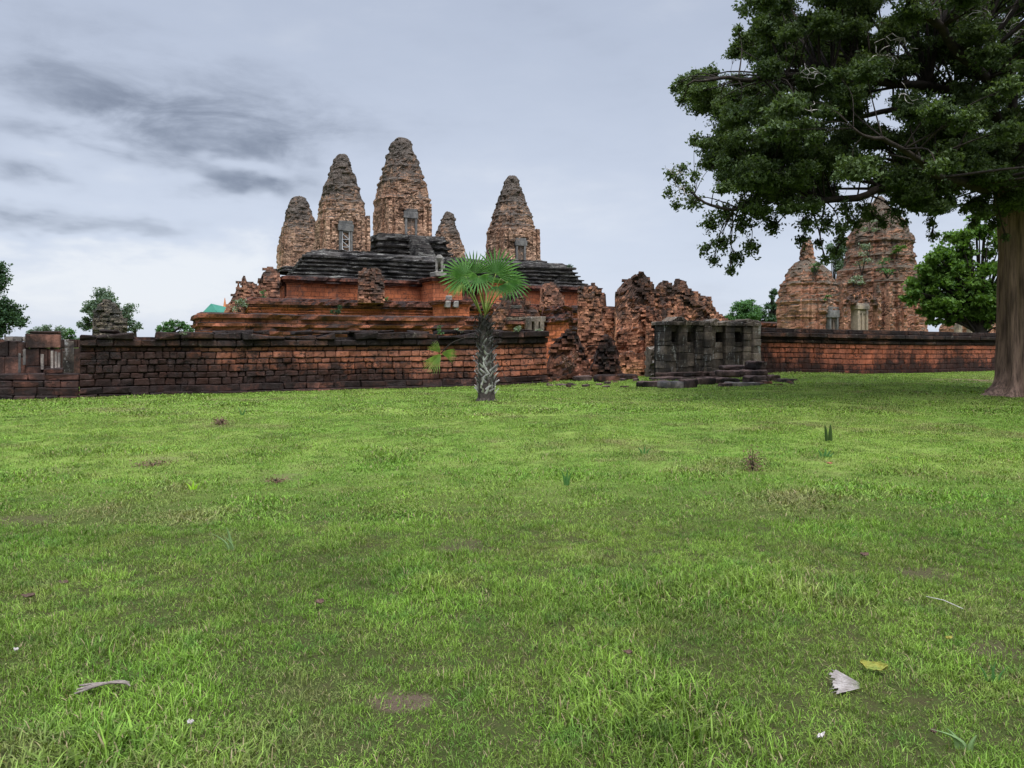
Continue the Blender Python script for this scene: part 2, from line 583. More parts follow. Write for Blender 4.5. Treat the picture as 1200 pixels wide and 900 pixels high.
M['frame'] = stone('sandstone_frame', (0.19, 0.175, 0.155), (0.12, 0.112, 0.10), (0.05, 0.048, 0.045), amount=-0.03, sscale=1.2, island=0.15, topdark=0.3, bump=0.4)
M['frametan'] = stone('tan_sandstone_frame', (0.36, 0.28, 0.19), (0.27, 0.21, 0.15), (0.08, 0.07, 0.06), amount=-0.06, sscale=1.2, island=0.15, topdark=0.3, bump=0.4)
M['door'] = plain('false_door_stone', (0.16, 0.115, 0.085), (0.09, 0.07, 0.055), 3.0)
M['openshade'] = plain('opening_shade', (0.02, 0.018, 0.016), (0.012, 0.011, 0.01), 3.0)  # near-black colour paints the shade inside openings
M['lath'] = plain('weathered_lath', (0.45, 0.43, 0.40), (0.3, 0.29, 0.27), 4.0)
M['statue'] = plain('pale_statue_stone', (0.25, 0.225, 0.19), (0.12, 0.108, 0.092), 5.0)
M['fallen'] = stone('fallen_stone', (0.10, 0.063, 0.05), (0.06, 0.043, 0.037), (0.012, 0.0105, 0.01), amount=0.0, sscale=1.3, island=0.2, topdark=-0.3, bump=0.7, lichen=(0.24, 0.2, 0.17), lamount=-0.05)
M['brownblock'] = stone('brown_block', (0.17, 0.08, 0.055), (0.09, 0.05, 0.037), BLK, amount=0.02, sscale=0.7, island=0.4, topdark=0.3, bump=0.6)
M['pillar'] = stone('pale_pillar', (0.27, 0.22, 0.18), (0.17, 0.14, 0.12), (0.04, 0.037, 0.034), amount=0.0, sscale=1.2, topdark=0.2, bump=0.5)
M['bark'] = plain('tree_bark', (0.25, 0.158, 0.112), (0.07, 0.046, 0.035), 5.0, 0.95, 1.0, (3.0, 3.0, 0.22))
M['barkdark'] = plain('dark_bark', (0.042, 0.032, 0.025), (0.02, 0.017, 0.014), 6.0, 0.9, 0.5)
M['twig'] = plain('pale_dead_twig', (0.42, 0.38, 0.33), (0.28, 0.25, 0.22), 6.0, 0.9, 0.2)
M['leafbig'] = leafmat('broad_leaf', (0.030, 0.050, 0.018), (0.100, 0.132, 0.046), 0.3)
M['leafbright'] = leafmat('bright_leaf', (0.04, 0.085, 0.018), (0.11, 0.18, 0.03), 0.35)
M['leaffar'] = leafmat('hazed_leaf', (0.07, 0.10, 0.062), (0.12, 0.16, 0.10), 0.25)  # lightened grey-green: distance haze put into the leaf colour
M['leafmid'] = leafmat('mid_leaf', (0.045, 0.10, 0.035), (0.09, 0.17, 0.055), 0.3)
M['leafdark'] = leafmat('dark_leaf', (0.025, 0.05, 0.025), (0.055, 0.095, 0.04), 0.25)
M['leafgrey'] = leafmat('grey_leaf', (0.10, 0.13, 0.075), (0.20, 0.23, 0.15), 0.25)
M['dryleaf'] = leafmat('dry_leaf', (0.10, 0.055, 0.04), (0.19, 0.11, 0.075), 0.15)
M['palm'] = leafmat('palm_leaf', (0.075, 0.17, 0.05), (0.15, 0.26, 0.09), 0.4)
M['palmd'] = leafmat('palm_leaf_shaded', (0.045, 0.11, 0.032), (0.09, 0.17, 0.055), 0.35)  # darker copy of the palm leaf: shade on some fans put into the colour
M['palmy'] = leafmat('palm_leaf_yellowing', (0.13, 0.22, 0.05), (0.24, 0.30, 0.09), 0.35)
M['petiole'] = plain('palm_petiole', (0.10, 0.16, 0.035), (0.17, 0.18, 0.04), 4.0, 0.6, 0.1)
M['palmtrunk'] = plain('palm_trunk', (0.075, 0.06, 0.048), (0.025, 0.021, 0.018), 7.0, 0.95, 0.8)
M['palmboot'] = stone('palm_leaf_base', (0.44, 0.41, 0.37), (0.24, 0.22, 0.19), (0.03, 0.026, 0.023), amount=0.02, zk=0.16, zc=1.25, sscale=5.0, island=0.75, topdark=-0.2, bump=0.5)
# ---------------------------------------------------------------- ground
def axis(lo, hi, st, far):
    a = list(np.arange(lo, hi + 1e-6, st))
    left, right, s, x, y = [], [], st, lo, hi
    while y < far:
        s *= 1.5
        x -= s; y += s
        left.append(x); right.append(y)
    return left[::-1] + a + right


m, q, bs = new_mat('grass_ground')
pos = q.node('ShaderNodeNewGeometry').outputs['Position']
flat = q.mapping(pos, scale=(1, 1, 0))
n1 = q.noise(flat, 0.22, 5, 0.6)
n2 = q.noise(flat, 1.3, 6, 0.65)
n3 = q.noise(flat, 11.0, 6, 0.75)
n4 = q.noise(q.mapping(pos, scale=(1, 1, 0), loc=(7, 3, 0)), 0.5, 6, 0.7)
col = q.mix(q.step(n1, 0.35, 0.65), (0.105, 0.165, 0.030), (0.145, 0.185, 0.042))
col = q.mix(q.math('MULTIPLY', q.step(n2, 0.50, 0.72), 0.55), col, (0.13, 0.135, 0.05))
col = q.mix(q.math('MULTIPLY', q.step(n3, 0.50, 0.75), 0.7), col, (0.040, 0.050, 0.018))
col = q.mix(q.math('MULTIPLY', q.step(n4, 0.60, 0.70), 0.6), col, (0.13, 0.085, 0.055))
px_, py_, pz_ = q.sep(pos)
near = q.step(py_, 11.0, 6.0)
col = q.mix(q.math('MULTIPLY', near, 0.85), col, q.mix(q.step(n3, 0.35, 0.65), (0.022, 0.026, 0.010), (0.036, 0.025, 0.016)))  # dark soil and thatch, deepened near the camera to paint shade between blades


def soil_spot(x, y, rx, ry, k=1.0):
    tx = q.math('DIVIDE', q.math('SUBTRACT', px_, x), rx)
    ty = q.math('DIVIDE', q.math('SUBTRACT', py_, y), ry)
    r2 = q.math('ADD', q.math('MULTIPLY', tx, tx), q.math('MULTIPLY', ty, ty))
    r2 = q.math('ADD', r2, q.math('MULTIPLY', q.math('SUBTRACT', n3, 0.5), 1.6))
    return q.math('MULTIPLY', q.step(r2, 1.1, 0.5), k)


SOIL = []
for spx, spy, wpx, hpx in ((470, 822, 42, 14), (1190, 447, 105, 3.5), (1090, 672, 40, 9), (955, 670, 30, 8), (700, 700, 30, 8), (330, 560, 30, 6),
                           (180, 540, 26, 6), (545, 640, 40, 10), (1165, 760, 40, 12), (30, 610, 50, 8), (60, 552, 40, 6)):
    p = ground_at(spx, spy)
    SOIL.append((p.x, p.y, wpx * p.y / F, max(hpx * p.y * p.y / F / EYE, wpx * p.y / F * 0.4)))
for i, s in enumerate(SOIL):
    col = q.mix(soil_spot(*s, 0.9 if i < 2 else 0.35), col, (0.20, 0.135, 0.085) if i == 1 else (0.085, 0.058, 0.042))
q.put(bs.inputs['Base Color'], col)
bs.inputs['Roughness'].default_value = 0.95
bs.inputs['Specular IOR Level'].default_value = 0.0
bn = q.node('ShaderNodeBump')
bn.inputs['Strength'].default_value = 0.8
bn.inputs['Distance'].default_value = 0.05
q.put(bn.inputs['Height'], q.math('ADD', n3, q.math('MULTIPLY', n2, 0.6)))
q.l.new(bn.outputs[0], bs.inputs['Normal'])
xs, ys = axis(-40, 50, 0.6, 2500), axis(-6, 60, 0.6, 2500)
gv = [(x, y, gz(x, y)) for y in ys for x in xs]
nx = len(xs)
gf = [(j * nx + i, j * nx + i + 1, (j + 1) * nx + i + 1, (j + 1) * nx + i) for j in range(len(ys) - 1) for i in range(nx - 1)]
gr = obj('ground', (gv, gf), m, None, True)
gr['kind'] = 'structure'


# ---------------------------------------------------------------- grass (nobody could count it)
def blade_mat():
    m, q, bs = new_mat('grass_blade')
    oi = q.node('ShaderNodeObjectInfo')
    geo = q.node('ShaderNodeNewGeometry')
    pos = q.mapping(geo.outputs['Position'], scale=(1, 1, 0))
    n1 = q.noise(pos, 0.22, 5, 0.6)
    n2 = q.noise(pos, 1.3, 6, 0.65)
    n5 = q.noise(q.mapping(geo.outputs['Position'], scale=(1, 1, 0), loc=(4, 9, 0)), 3.0, 4, 0.6)
    r = geo.outputs['Random Per Island']
    n6 = q.noise(q.mapping(geo.outputs['Position'], scale=(1, 1, 0), loc=(1, 5, 0)), 0.8, 8, 0.75)
    n7 = q.noise(q.mapping(geo.outputs['Position'], scale=(1, 1, 0), loc=(8, 2, 0)), 0.33, 7, 0.7)
    col = q.mix(q.step(n1, 0.35, 0.65), (0.104, 0.188, 0.022), (0.150, 0.222, 0.034))
    col = q.mix(q.math('MULTIPLY', q.step(n2, 0.50, 0.70), 0.6), col, (0.175, 0.185, 0.045))
    col = q.mix(q.math('MULTIPLY', q.step(n5, 0.50, 0.68), 0.6), col, (0.065, 0.150, 0.024))
    yfar = q.sep(geo.outputs['Position'])[1]
    col = q.mix(q.math('MULTIPLY', q.step(yfar, 9.0, 24.0), 0.6), col, (0.155, 0.225, 0.040))
    col = q.mix(q.math('MULTIPLY', q.step(n7, 0.52, 0.66), 0.75), col, (0.175, 0.150, 0.065))
    col = q.mix(1.0, col, q.rng(n6, 0.3, 0.7, 0.55, 1.4), 'MULTIPLY')
    col = q.mix(1.0, col, q.rng(r, 0, 1, 0.38, 1.55), 'MULTIPLY')
    col = q.mix(q.step(q.math('FRACT', q.math('MULTIPLY', r, 17.3)), 0.84, 0.88), col, (0.26, 0.20, 0.11))
    q.put(bs.inputs['Base Color'], col)
    bs.inputs['Roughness'].default_value = 0.5
    bs.inputs['Specular IOR Level'].default_value = 0.1
    tr = q.node('ShaderNodeBsdfTranslucent')
    q.put(tr.inputs[0], q.mix(1.0, col, (1.2, 1.25, 0.55), 'MULTIPLY'))
    mx = q.node('ShaderNodeMixShader')
    mx.inputs[0].default_value = 0.25
    q.l.new(bs.outputs[0], mx.inputs[1])
    q.l.new(tr.outputs[0], mx.inputs[2])
    q.l.new(mx.outputs[0], m.node_tree.nodes['Material Output'].inputs[0])
    return m


M['blade'] = blade_mat()


def clump(name, n, rad, hmin, hmax, wid, lean, broad=0.0):
    V, Fc = [], []
    for _ in range(n):
        a, rr = random.uniform(0, 2 * math.pi), rad * math.sqrt(random.random())
        x, y = rr * math.cos(a), rr * math.sin(a)
        h = random.uniform(hmin, hmax) * (1.0 - 0.35 * rr / rad)
        la = random.uniform(0, 2 * math.pi)
        ln = h * random.uniform(0.15, lean)
        w = wid * random.uniform(0.7, 1.3)
        if random.random() < broad:
            w *= 2.6; h *= 0.55; ln *= 1.6
        wa = la + math.pi / 2 + random.uniform(-0.6, 0.6)
        wx, wy = math.cos(wa) * w / 2, math.sin(wa) * w / 2
        b = len(V)
        for t, s in ((0, 0.8), (0.45, 1.0), (0.8, 0.65)):
            k = ln * t * t
            z = h * (t - 0.25 * t * t * (ln / h)) - 0.01
            cx, cy = x + math.cos(la) * k, y + math.sin(la) * k
            V += [(cx - wx * s, cy - wy * s, z), (cx + wx * s, cy + wy * s, z)]
        V.append((x + math.cos(la) * ln * 1.15, y + math.sin(la) * ln * 1.15, h * (1 - 0.30 * ln / h) - 0.01))
        Fc += [(b, b + 1, b + 3, b + 2), (b + 2, b + 3, b + 5, b + 4), (b + 4, b + 5, b + 6)]
    me = bpy.data.meshes.new(name)
    me.from_pydata(V, [], Fc)
    me.materials.append(M['blade'])
    return bpy.data.objects.new(name, me)          # kept out of the scene: only the lawn uses it


VFOOT = 25.5


def keep(x, y):
    k = 0.5 + 0.9 * noise.noise(Vector((x * 1.6, y * 1.6, 5.0))) + 0.4 * noise.noise(Vector((x * 5, y * 5, 2.0)))
    k = min(1.0, max(0.42, k + 0.62))
    for (cx, cy, rx, ry) in SOIL:
        d2 = ((x - cx) / rx) ** 2 + ((y - cy) / ry) ** 2
        if d2 < 1.0: k *= 0.35 + 0.6 * d2 * d2
    return k


def lawn(name, label, clumps, y0, y1, dens, smin, smax, mar, kmin=0.0):
    pts, sc, rot = [], [], []
    n = int(dens * (0.667 * (y1 * y1 - y0 * y0) + 2 * mar * (y1 - y0)))
    while n > 0:
        n -= 1
        hw0, hw1 = 0.667 * y0 + mar, 0.667 * y1 + mar
        y = random.uniform(y0, y1)
        if random.random() > (0.667 * y + mar) / hw1: 
            n += 1
            continue
        x = random.uniform(-1, 1) * (0.667 * y + mar)
        v = -x * ST + y * CT
        if v > 25.3 and y > 18: 
            u = x * CT + y * ST
            if v > 25.65 + (1.5 if u > 15.2 and u < 24 else 0): continue
        if random.random() > max(kmin, keep(x, y)): continue
        pts.append((x, y, gz(x, y)))
        big = 0.7 + 1.1 * max(0.0, noise.noise(Vector((x * 0.9, y * 0.9, 9.0)))) + 0.5 * max(0.0, noise.noise(Vector((x * 2.5, y * 2.5, 4.0))))
        sc.append(random.uniform(smin, smax) * big)
        rot.append(random.uniform(0, 6.283))
    if y1 > 40:                                   # longer unmown fringe against the wall foot
        for _ in range(900):
            u = random.uniform(-9, 46)
            if 14.5 < u < 26 and random.random() < 0.6: continue
            p = W(u, VFOOT - abs(random.gauss(0, 0.14)) - (1.0 if 15.5 < u < 25 else 0.0), 0)
            pts.append((p.x, p.y, gz(p.x, p.y)))
            sc.append(random.uniform(0.8, 2.3) * (0.5 + 0.9 * abs(noise.noise(Vector((u * 0.8, 0, 0))))) )
            rot.append(random.uniform(0, 6.283))
    me = bpy.data.meshes.new(name)
    me.from_pydata(pts, [], [])
    for nm, arr in (('gscale', sc), ('grot', rot)):
        at = me.attributes.new(nm, 'FLOAT', 'POINT')
        at.data.foreach_set('value', arr)
    o = bpy.data.objects.new(name, me)
    C.objects.link(o)
    o['kind'] = 'stuff'
    o['label'] = label
    o['category'] = 'grass'
    ng = bpy.data.node_groups.new(name + '_scatter', 'GeometryNodeTree')
    ng.interface.new_socket('Geometry', in_out='INPUT', socket_type='NodeSocketGeometry')
    ng.interface.new_socket('Geometry', in_out='OUTPUT', socket_type='NodeSocketGeometry')
    gg = G(ng)
    gi, go = gg.node('NodeGroupInput'), gg.node('NodeGroupOutput')
    jn = gg.node('GeometryNodeJoinGeometry')
    for c in clumps:
        of = gg.node('GeometryNodeObjectInfo')
        of.inputs['Object'].default_value = c
        of.inputs['As Instance'].default_value = True
        gg.l.new(of.outputs['Geometry'], jn.inputs[0])
    ip = gg.node('GeometryNodeInstanceOnPoints')
    gg.l.new(gi.outputs[0], ip.inputs['Points'])
    gg.l.new(jn.outputs[0], ip.inputs['Instance'])
    ip.inputs['Pick Instance'].default_value = True
    a1 = gg.node('GeometryNodeInputNamedAttribute', data_type='FLOAT')
    a1.inputs['Name'].default_value = 'gscale'
    a2 = gg.node('GeometryNodeInputNamedAttribute', data_type='FLOAT')
    a2.inputs['Name'].default_value = 'grot'
    fo = [s for s in a1.outputs if s.enabled and s.name == 'Attribute'][0]
    fr = [s for s in a2.outputs if s.enabled and s.name == 'Attribute'][0]
    gg.l.new(gg.comb(0.0, 0.0, fr), ip.inputs['Rotation'])
    gg.l.new(gg.comb(fo, fo, fo), ip.inputs['Scale'])
    rnd = gg.node('FunctionNodeRandomValue', data_type='INT')
    mn = [s for s in rnd.inputs if s.enabled and s.name == 'Min'][0]
    mx = [s for s in rnd.inputs if s.enabled and s.name == 'Max'][0]
    mn.default_value, mx.default_value = 0, len(clumps) - 1
    ro = [s for s in rnd.outputs if s.enabled][0]
    gg.l.new(ro, ip.inputs['Instance Index'])
    gg.l.new(ip.outputs[0], go.inputs[0])
    md = o.modifiers.new('scatter', 'NODES')
    md.node_group = ng
    return o


near_c = [clump('grass_clump', 55, 0.13, 0.03, 0.085, 0.0042, 1.1) for _ in range(5)] + \
         [clump('grass_clump', 46, 0.11, 0.02, 0.05, 0.005, 1.5, 0.6) for _ in range(4)] + \
         [clump('grass_clump', 26, 0.08, 0.06, 0.12, 0.005, 0.9) for _ in range(1)]
mid_c = [clump('grass_clump', 60, 0.24, 0.03, 0.085, 0.008, 1.2) for _ in range(5)] + \
        [clump('grass_clump', 40, 0.2, 0.02, 0.05, 0.010, 1.4, 0.3) for _ in range(2)]
far_c = [clump('grass_clump', 70, 0.5, 0.03, 0.075, 0.020, 1.4) for _ in range(5)]
lawn('lawn_grass', 'short green lawn grass in the foreground with bare gaps', near_c, 1.5, 7.0, 380, 0.5, 1.1, 4.0)
thatch_c = [clump('thatch_clump', 70, 0.16, 0.006, 0.026, 0.0045, 2.2, 0.35) for _ in range(4)]
lawn('lawn_thatch', 'short creeping turf and clover between the taller foreground grass', thatch_c, 1.5, 9.0, 150, 0.7, 1.2, 4.0, 0.9)
lawn('lawn_grass', 'mown green lawn grass across the middle of the field', mid_c, 7.0, 17.0, 95, 0.5, 1.1, 5.0)
lawn('lawn_grass', 'yellow green lawn grass running up to the walls', far_c, 17.0, 46.0, 18, 0.5, 1.2, 6.0)


# ---------------------------------------------------------------- masonry builders
def block_course(u0, u1, vf, z0, z1, lmin, lmax, depth=0.35, jit=0.012, out=0.02, hole=None, top=None, miss=0.0):
    """one course of individually jittered stones; z0/z1 may be functions of u"""
    geos = []
    f0 = z0 if callable(z0) else (lambda u: z0)
    f1 = z1 if callable(z1) else (lambda u: z1)
    u = u0
    while u < u1 - 0.02:
        L = random.uniform(lmin, lmax)
        ue = min(u1, u + L)
        if u1 - ue < lmin * 0.5: ue = u1
        um = (u + ue) / 2
        if not (hole and hole(um, 0.5 * (f0(um) + f1(um)))) and random.random() >= miss:
            o = random.uniform(-out, out)
            a, b = box(u + 0.006, ue - 0.006, vf + o, vf + depth, 0, 1, 0)
            pts = []
            for i, p in enumerate(a):
                uu = u if (i % 4) in (0, 3) else ue
                zt = (f0(uu) + 0.005) if i < 4 else (f1(uu) - 0.005)
                pts.append(p + Vector((random.uniform(-jit, jit), random.uniform(-jit, jit), 0)))
                pts[-1].z = zt + random.uniform(-jit, jit) * 0.7
            geos.append((pts, b))
        u = ue
    return geos


def ruin(prof, v0, thick, zb, res=0.1, amp=0.05, blk=0.06, seed=1.0, batter=0.06, cell=(3.5, 9.0), jag=0.0, prof_uz=None, side=0.0, pil=0.0):
    """broken masonry mass from its skyline (photo pixels at plane v0), closed all round, faces roughened block by block"""
    pu = prof_uz or []
    if not pu:
        for px, py in prof:
            u, Y = on_v(px, v0)
            pu.append((u, zpx(py, Y)))
    ua, ub = pu[0][0], pu[-1][0]
    nu = max(4, int((ub - ua) / res))
    zmax = max(z for _, z in pu)
    shear = 0.0
    if prof:                                 # plan is a parallelogram: its left end runs back along the sight line
        s_ = (prof[0][0] - 600) / F
        shear = 0.97 * (s_ * CT + ST) / (CT - s_ * ST)
    nf = max(4, int((zmax - zb) / res))
    nt = max(2, int(thick / (res * 1.6)))
    rings = []
    for i in range(nu + 1):
        u = ua + (ub - ua) * i / nu
        h = interp(pu, u)
        if jag:
            h += jag * (cellr(u * 2.2, v0, 0, seed) - 0.5) + jag * 0.6 * (cellr(u * 5.5, v0, 1, seed) - 0.5)
        h = max(h, zb + 0.15)
        col = []
        for k in range(nf + 1):
            t = k / nf
            z = zb + (h - zb) * t
            col.append((u, v0 + batter * (z - zb), z))
        for k in range(1, nt):
            t = k / nt
            vv0, vv1 = v0 + batter * (h - zb), v0 + thick - 0.3 * batter * (h - zb)
            col.append((u, vv0 + (vv1 - vv0) * t, h + 0.06 * math.sin(math.pi * t)))
        for k in range(nf + 1):
            t = 1 - k / nf
            z = zb + (h - zb) * t
            col.append((u, v0 + thick - 0.3 * batter * (z - zb), z))
        ring = []
        for (uu, vv, z) in col:
            e1 = fbm((uu, vv, z), 1.3, seed, 3) * amp * 1.6
            c1_ = (cellr(uu * cell[0], vv * cell[0], z * cell[1], seed) - 0.5) * blk * 2
            c2_ = (cellr(uu * cell[0] * 0.45, vv * cell[0] * 0.45, z * cell[1] * 0.4, seed + 5) - 0.5) * blk * 2.2
            e2 = fbm((uu, vv, z), 1.6, seed + 11, 2) * amp
            sg = -1 if vv < v0 + thick / 2 else 1
            if pil: e1 += pil * (cellr(uu * 1.9, 0, math.floor(z * 0.5 + noise.noise(Vector((uu * 2, z, seed)))), seed + 7) - 0.5)
            uu += shear * max(0.0, vv - v0)
            zt = e2 if z > zb + 0.3 else 0
            ring.append(W(uu + e2 + side * c2_, vv + sg * (e1 + c1_ + c2_), z + zt + (c1_ * 0.5 if z > zb + 0.3 else 0)))
        rings.append(ring)
    return loft(rings, True, True)


def ruin_bricks(prof, v0, thick, zb, seed=1.0, bl=(0.2, 0.42), bh=0.11, rough=0.035, erode=0.22, pil=0.22, miss=0.05, batter=0.03, core_kw=None, rag=0.07):
    """ruin whose faces are laid brick by brick over a recessed core; eroded hollows, lost bricks and a ragged top"""
    st = random.getstate()
    random.seed(int(seed * 1000))
    pu = []
    for px, py in prof:
        u, Y = on_v(px, v0)
        pu.append((u, zpx(py, Y)))
    ua, ub = pu[0][0], pu[-1][0]
    s_ = (prof[0][0] - 600) / F
    shear = 0.97 * (s_ * CT + ST) / (CT - s_ * ST)
    V, Fc = [], []
    z = zb
    row = 0
    zmax = max(q_[1] for q_ in pu)
    while z < zmax:
        h = bh * random.uniform(0.85, 1.2)
        u = ua - random.uniform(0, bl[1])
        while u < ub:
            L = random.uniform(*bl)
            a_, b_ = max(u, ua), min(u + L, ub)
            u += L
            if b_ - a_ < 0.05: continue
            um = (a_ + b_) / 2
            top_ = interp(pu, um) + rag * (cellr(um * 2.5, 0, 3, seed) - 0.6)
            if z + h * 0.5 > top_: continue
            near_top = max(0.0, 1 - (top_ - z) / 0.5)
            if random.random() < miss * (1 + 2.5 * near_top): continue
            e_ = fbm((um, v0, z), 1.1, seed, 3)
            o_ = -erode * max(0.0, e_ - 0.05) - erode * 0.5 * max(0.0, fbm((um, v0, z), 2.7, seed + 2, 2) - 0.2)
            o_ += pil * (cellr(um * 1.8, 0, math.floor(z * 0.55 + 0.8 * noise.noise(Vector((um * 1.5, z, seed)))), seed + 7) - 0.5)
            o_ += random.uniform(-rough, rough) - 0.20 * near_top ** 2
            vf = v0 + batter * (z - zb) - o_
            k = len(V)
            jj = 0.012
            dz_ = 0.03 * fbm((um, 0, z), 0.9, seed + 6, 2)
            for (uu, vv, zz_) in ((a_ + .006, vf, z + .004), (b_ - .006, vf, z + .004), (b_ - .006, vf + .55, z + .004), (a_ + .006, vf + .55, z + .004), (a_ + .006, vf, z + h - .004), (b_ - .006, vf, z + h - .004), (b_ - .006, vf + .55, z + h - .004), (a_ + .006, vf + .55, z + h - .004)):
                V.append(W(uu + random.uniform(-jj, jj) + shear * max(0.0, vv - v0), vv + random.uniform(-jj, jj), zz_ + dz_ + random.uniform(-jj, jj) * 0.7))
            Fc += [tuple(k + i for i in f) for f in ((4, 5, 6, 7), (0, 1, 5, 4), (1, 2, 6, 5), (2, 3, 7, 6), (3, 0, 4, 7), (0, 3, 2, 1))]
        z += h
        row += 1
    random.setstate(st)
    cp_ = [(px, py + (0.10 / (on_v(px, v0)[1]) * F)) for px, py in prof]
    kw = dict(res=0.11, amp=0.04, blk=0.03, seed=seed, batter=batter, jag=0.06)
    kw.update(core_kw or {})
    core_ = ruin(cp_, v0 + 0.14, thick - 0.14, zb, **kw)
    return join((V, Fc), core_)


def redent(n_edge=5):
    """unit square plan with a projecting middle bay on every side and stepped corners"""
    q8 = [(0.52, 1.0), (0.52, 0.90), (0.80, 0.90), (0.80, 0.80), (0.90, 0.80), (0.90, 0.52), (1.0, 0.52)]
    full = []
    for k in range(4):
        c, s = math.cos(-k * math.pi / 2), math.sin(-k * math.pi / 2)
        full += [(x * c - y * s, x * s + y * c) for x, y in q8]
    out = []
    for i in range(len(full)):
        a, b = Vector(full[i]), Vector(full[(i + 1) % len(full)])
        L = (b - a).length
        n = max(1, int(L * n_edge))
        for k in range(n):
            out.append(a.lerp(b, k / n))
    return out[::-1]                # anticlockwise


def tower_body(uc, vc, z0, z1, w, prof, ledges=(), seed=1.0, rows=70, amp=0.06, blk=0.022, lean=(0, 0), ne=9, roundtop=0.6):
    plan = redent(ne)
    rings = []
    H = z1 - z0
    for i in range(rows + 1):
        t = i / rows
        s = interp(prof, t) * w / 2
        for (lt, lo, lw) in ledges:
            dt = abs(t - lt) / lw
            if dt < 1: s += lo * (1 - dt) * (0.6 + 0.4 * math.sin(lt * 50))
        z = z0 + H * t
        rt = roundtop * min(1.0, max(0.0, (t - 0.35) / 0.6))
        ring = []
        for p in plan:
            x, y = p.x, p.y
            r = math.hypot(x, y)
            k = (1 - rt) + rt * (1.02 / r)
            x, y = x * k * s, y * k * s
            uu, vv = uc + x + lean[0] * t, vc + y + lean[1] * t
            er = 1 + 1.3 * max(0, t - 0.25)
            dsp = fbm((uu, vv, z), 0.9, seed, 4) * amp * er * 1.5
            dsp += (cellr(uu * 3.3, vv * 3.3, z * 3.6, seed) - 0.5) * blk * 2 * er
            dsp += (cellr(uu * 1.7, vv * 1.7, z * 1.1, seed + 3) - 0.5) * blk * 1.8 * er
            n = Vector((x, y)).normalized() if r > 0 else Vector((0, 0))
            ring.append(W(uu + n.x * dsp, vv + n.y * dsp, z + 0.3 * amp * fbm((uu, vv, z), 1.1, seed + 9, 2) * (1 if 0 < i else 0)))
        rings.append(ring)
    # close the broken top with smaller and smaller rings
    top = rings[-1]
    c = sum(top, Vector((0, 0, 0))) / len(top)
    for k, dz_ in ((0.75, 0.06), (0.4, 0.10)):
        rings.append([c + (p - c) * k + Vector((0, 0, dz_ * H * 0.3 + 0.08 * noise.noise(p * 3))) for p in top])
    return loft(rings, True, True)


def terrace_body(u0, u1, v0, v1, prof, res=0.22, amp=0.03, blk=0.03, seed=1.0, redn=0.0, chip=0.0, skew=0.0):
    """stepped and moulded plinth: prof = [(z, outset)] from the bottom up"""
    rings = []
    for (z, o) in prof:
        a0, a1, b0, b1 = u0 - o, u1 + o, v0 - o, v1 + o
        cs = [(a0, b0), (a1, b0), (a1, b1), (a0, b1)]
        if redn:
            rr = redn
            cs = [(a0 + rr, b0), (a1 - rr, b0), (a1 - rr, b0 + rr), (a1, b0 + rr), (a1, b1 - rr), (a1 - rr, b1 - rr), (a1 - rr, b1), (a0 + rr, b1), (a0 + rr, b1 - rr), (a0, b1 - rr), (a0, b0 + rr), (a0 + rr, b0 + rr)]
        ring = []
        base_cs = [(u0, v0), (u1, v0), (u1, v1), (u0, v1)]
        for i in range(len(cs)):
            p, p2 = cs[i], cs[(i + 1) % len(cs)]
            L = math.hypot((u1 - u0) if abs(p2[0] - p[0]) > abs(p2[1] - p[1]) else 0, (v1 - v0) if abs(p2[1] - p[1]) >= abs(p2[0] - p[0]) else 0)
            if redn: L = math.hypot(p2[0] - p[0], p2[1] - p[1]) - 0.0
            n = max(2, int(round(L / res))) if not redn else max(2, int(round(max(L, 0.5) / res)))
            if redn: n = CNT.setdefault((seed, i), n)
            for k in range(n):
                uu, vv = p[0] + (p2[0] - p[0]) * k / n, p[1] + (p2[1] - p[1]) * k / n
                nu = 0 if k == 0 else 1
                dsp = fbm((uu, vv, z), 0.5, seed, 4) * amp + (cellr(uu * 1.7, vv * 1.7, z * 3.1, seed) - 0.5) * 2 * blk
                dz_ = fbm((uu, vv, 0), 0.35, seed + 4, 3) * amp * 1.2
                if chip:
                    cc = fbm((uu, vv, z * 0.4), 0.45, seed + 8, 3)
                    if cc > 0.25: dsp -= chip * min(1, (cc - 0.25) * 4)
                dirn = [(0, -1), (1, 0), (0, 1), (-1, 0)][i] if not redn else (Vector((uu - (u0 + u1) / 2, vv - (v0 + v1) / 2)).normalized())
                uu += skew * (vv - v0) * (u1 - uu) / (u1 - u0)
                ring.append(W(uu + dirn[0] * dsp, vv + dirn[1] * dsp, z + dz_))
        rings.append(ring)
    return loft(rings, True, False)


CNT = {}


def mould(z0, z1, steps):
    """list of (fraction, outset) -> profile with crisp steps"""
    out = []
    H = z1 - z0
    for f, o in steps:
        out.append((z0 + H * f, o))
    return out


def fbox(uc, vf, du0, du1, z0, z1, dv0, dv1, jit=0.01):
    return box(uc + du0, uc + du1, vf + dv0, vf + dv1, z0, z1, jit)


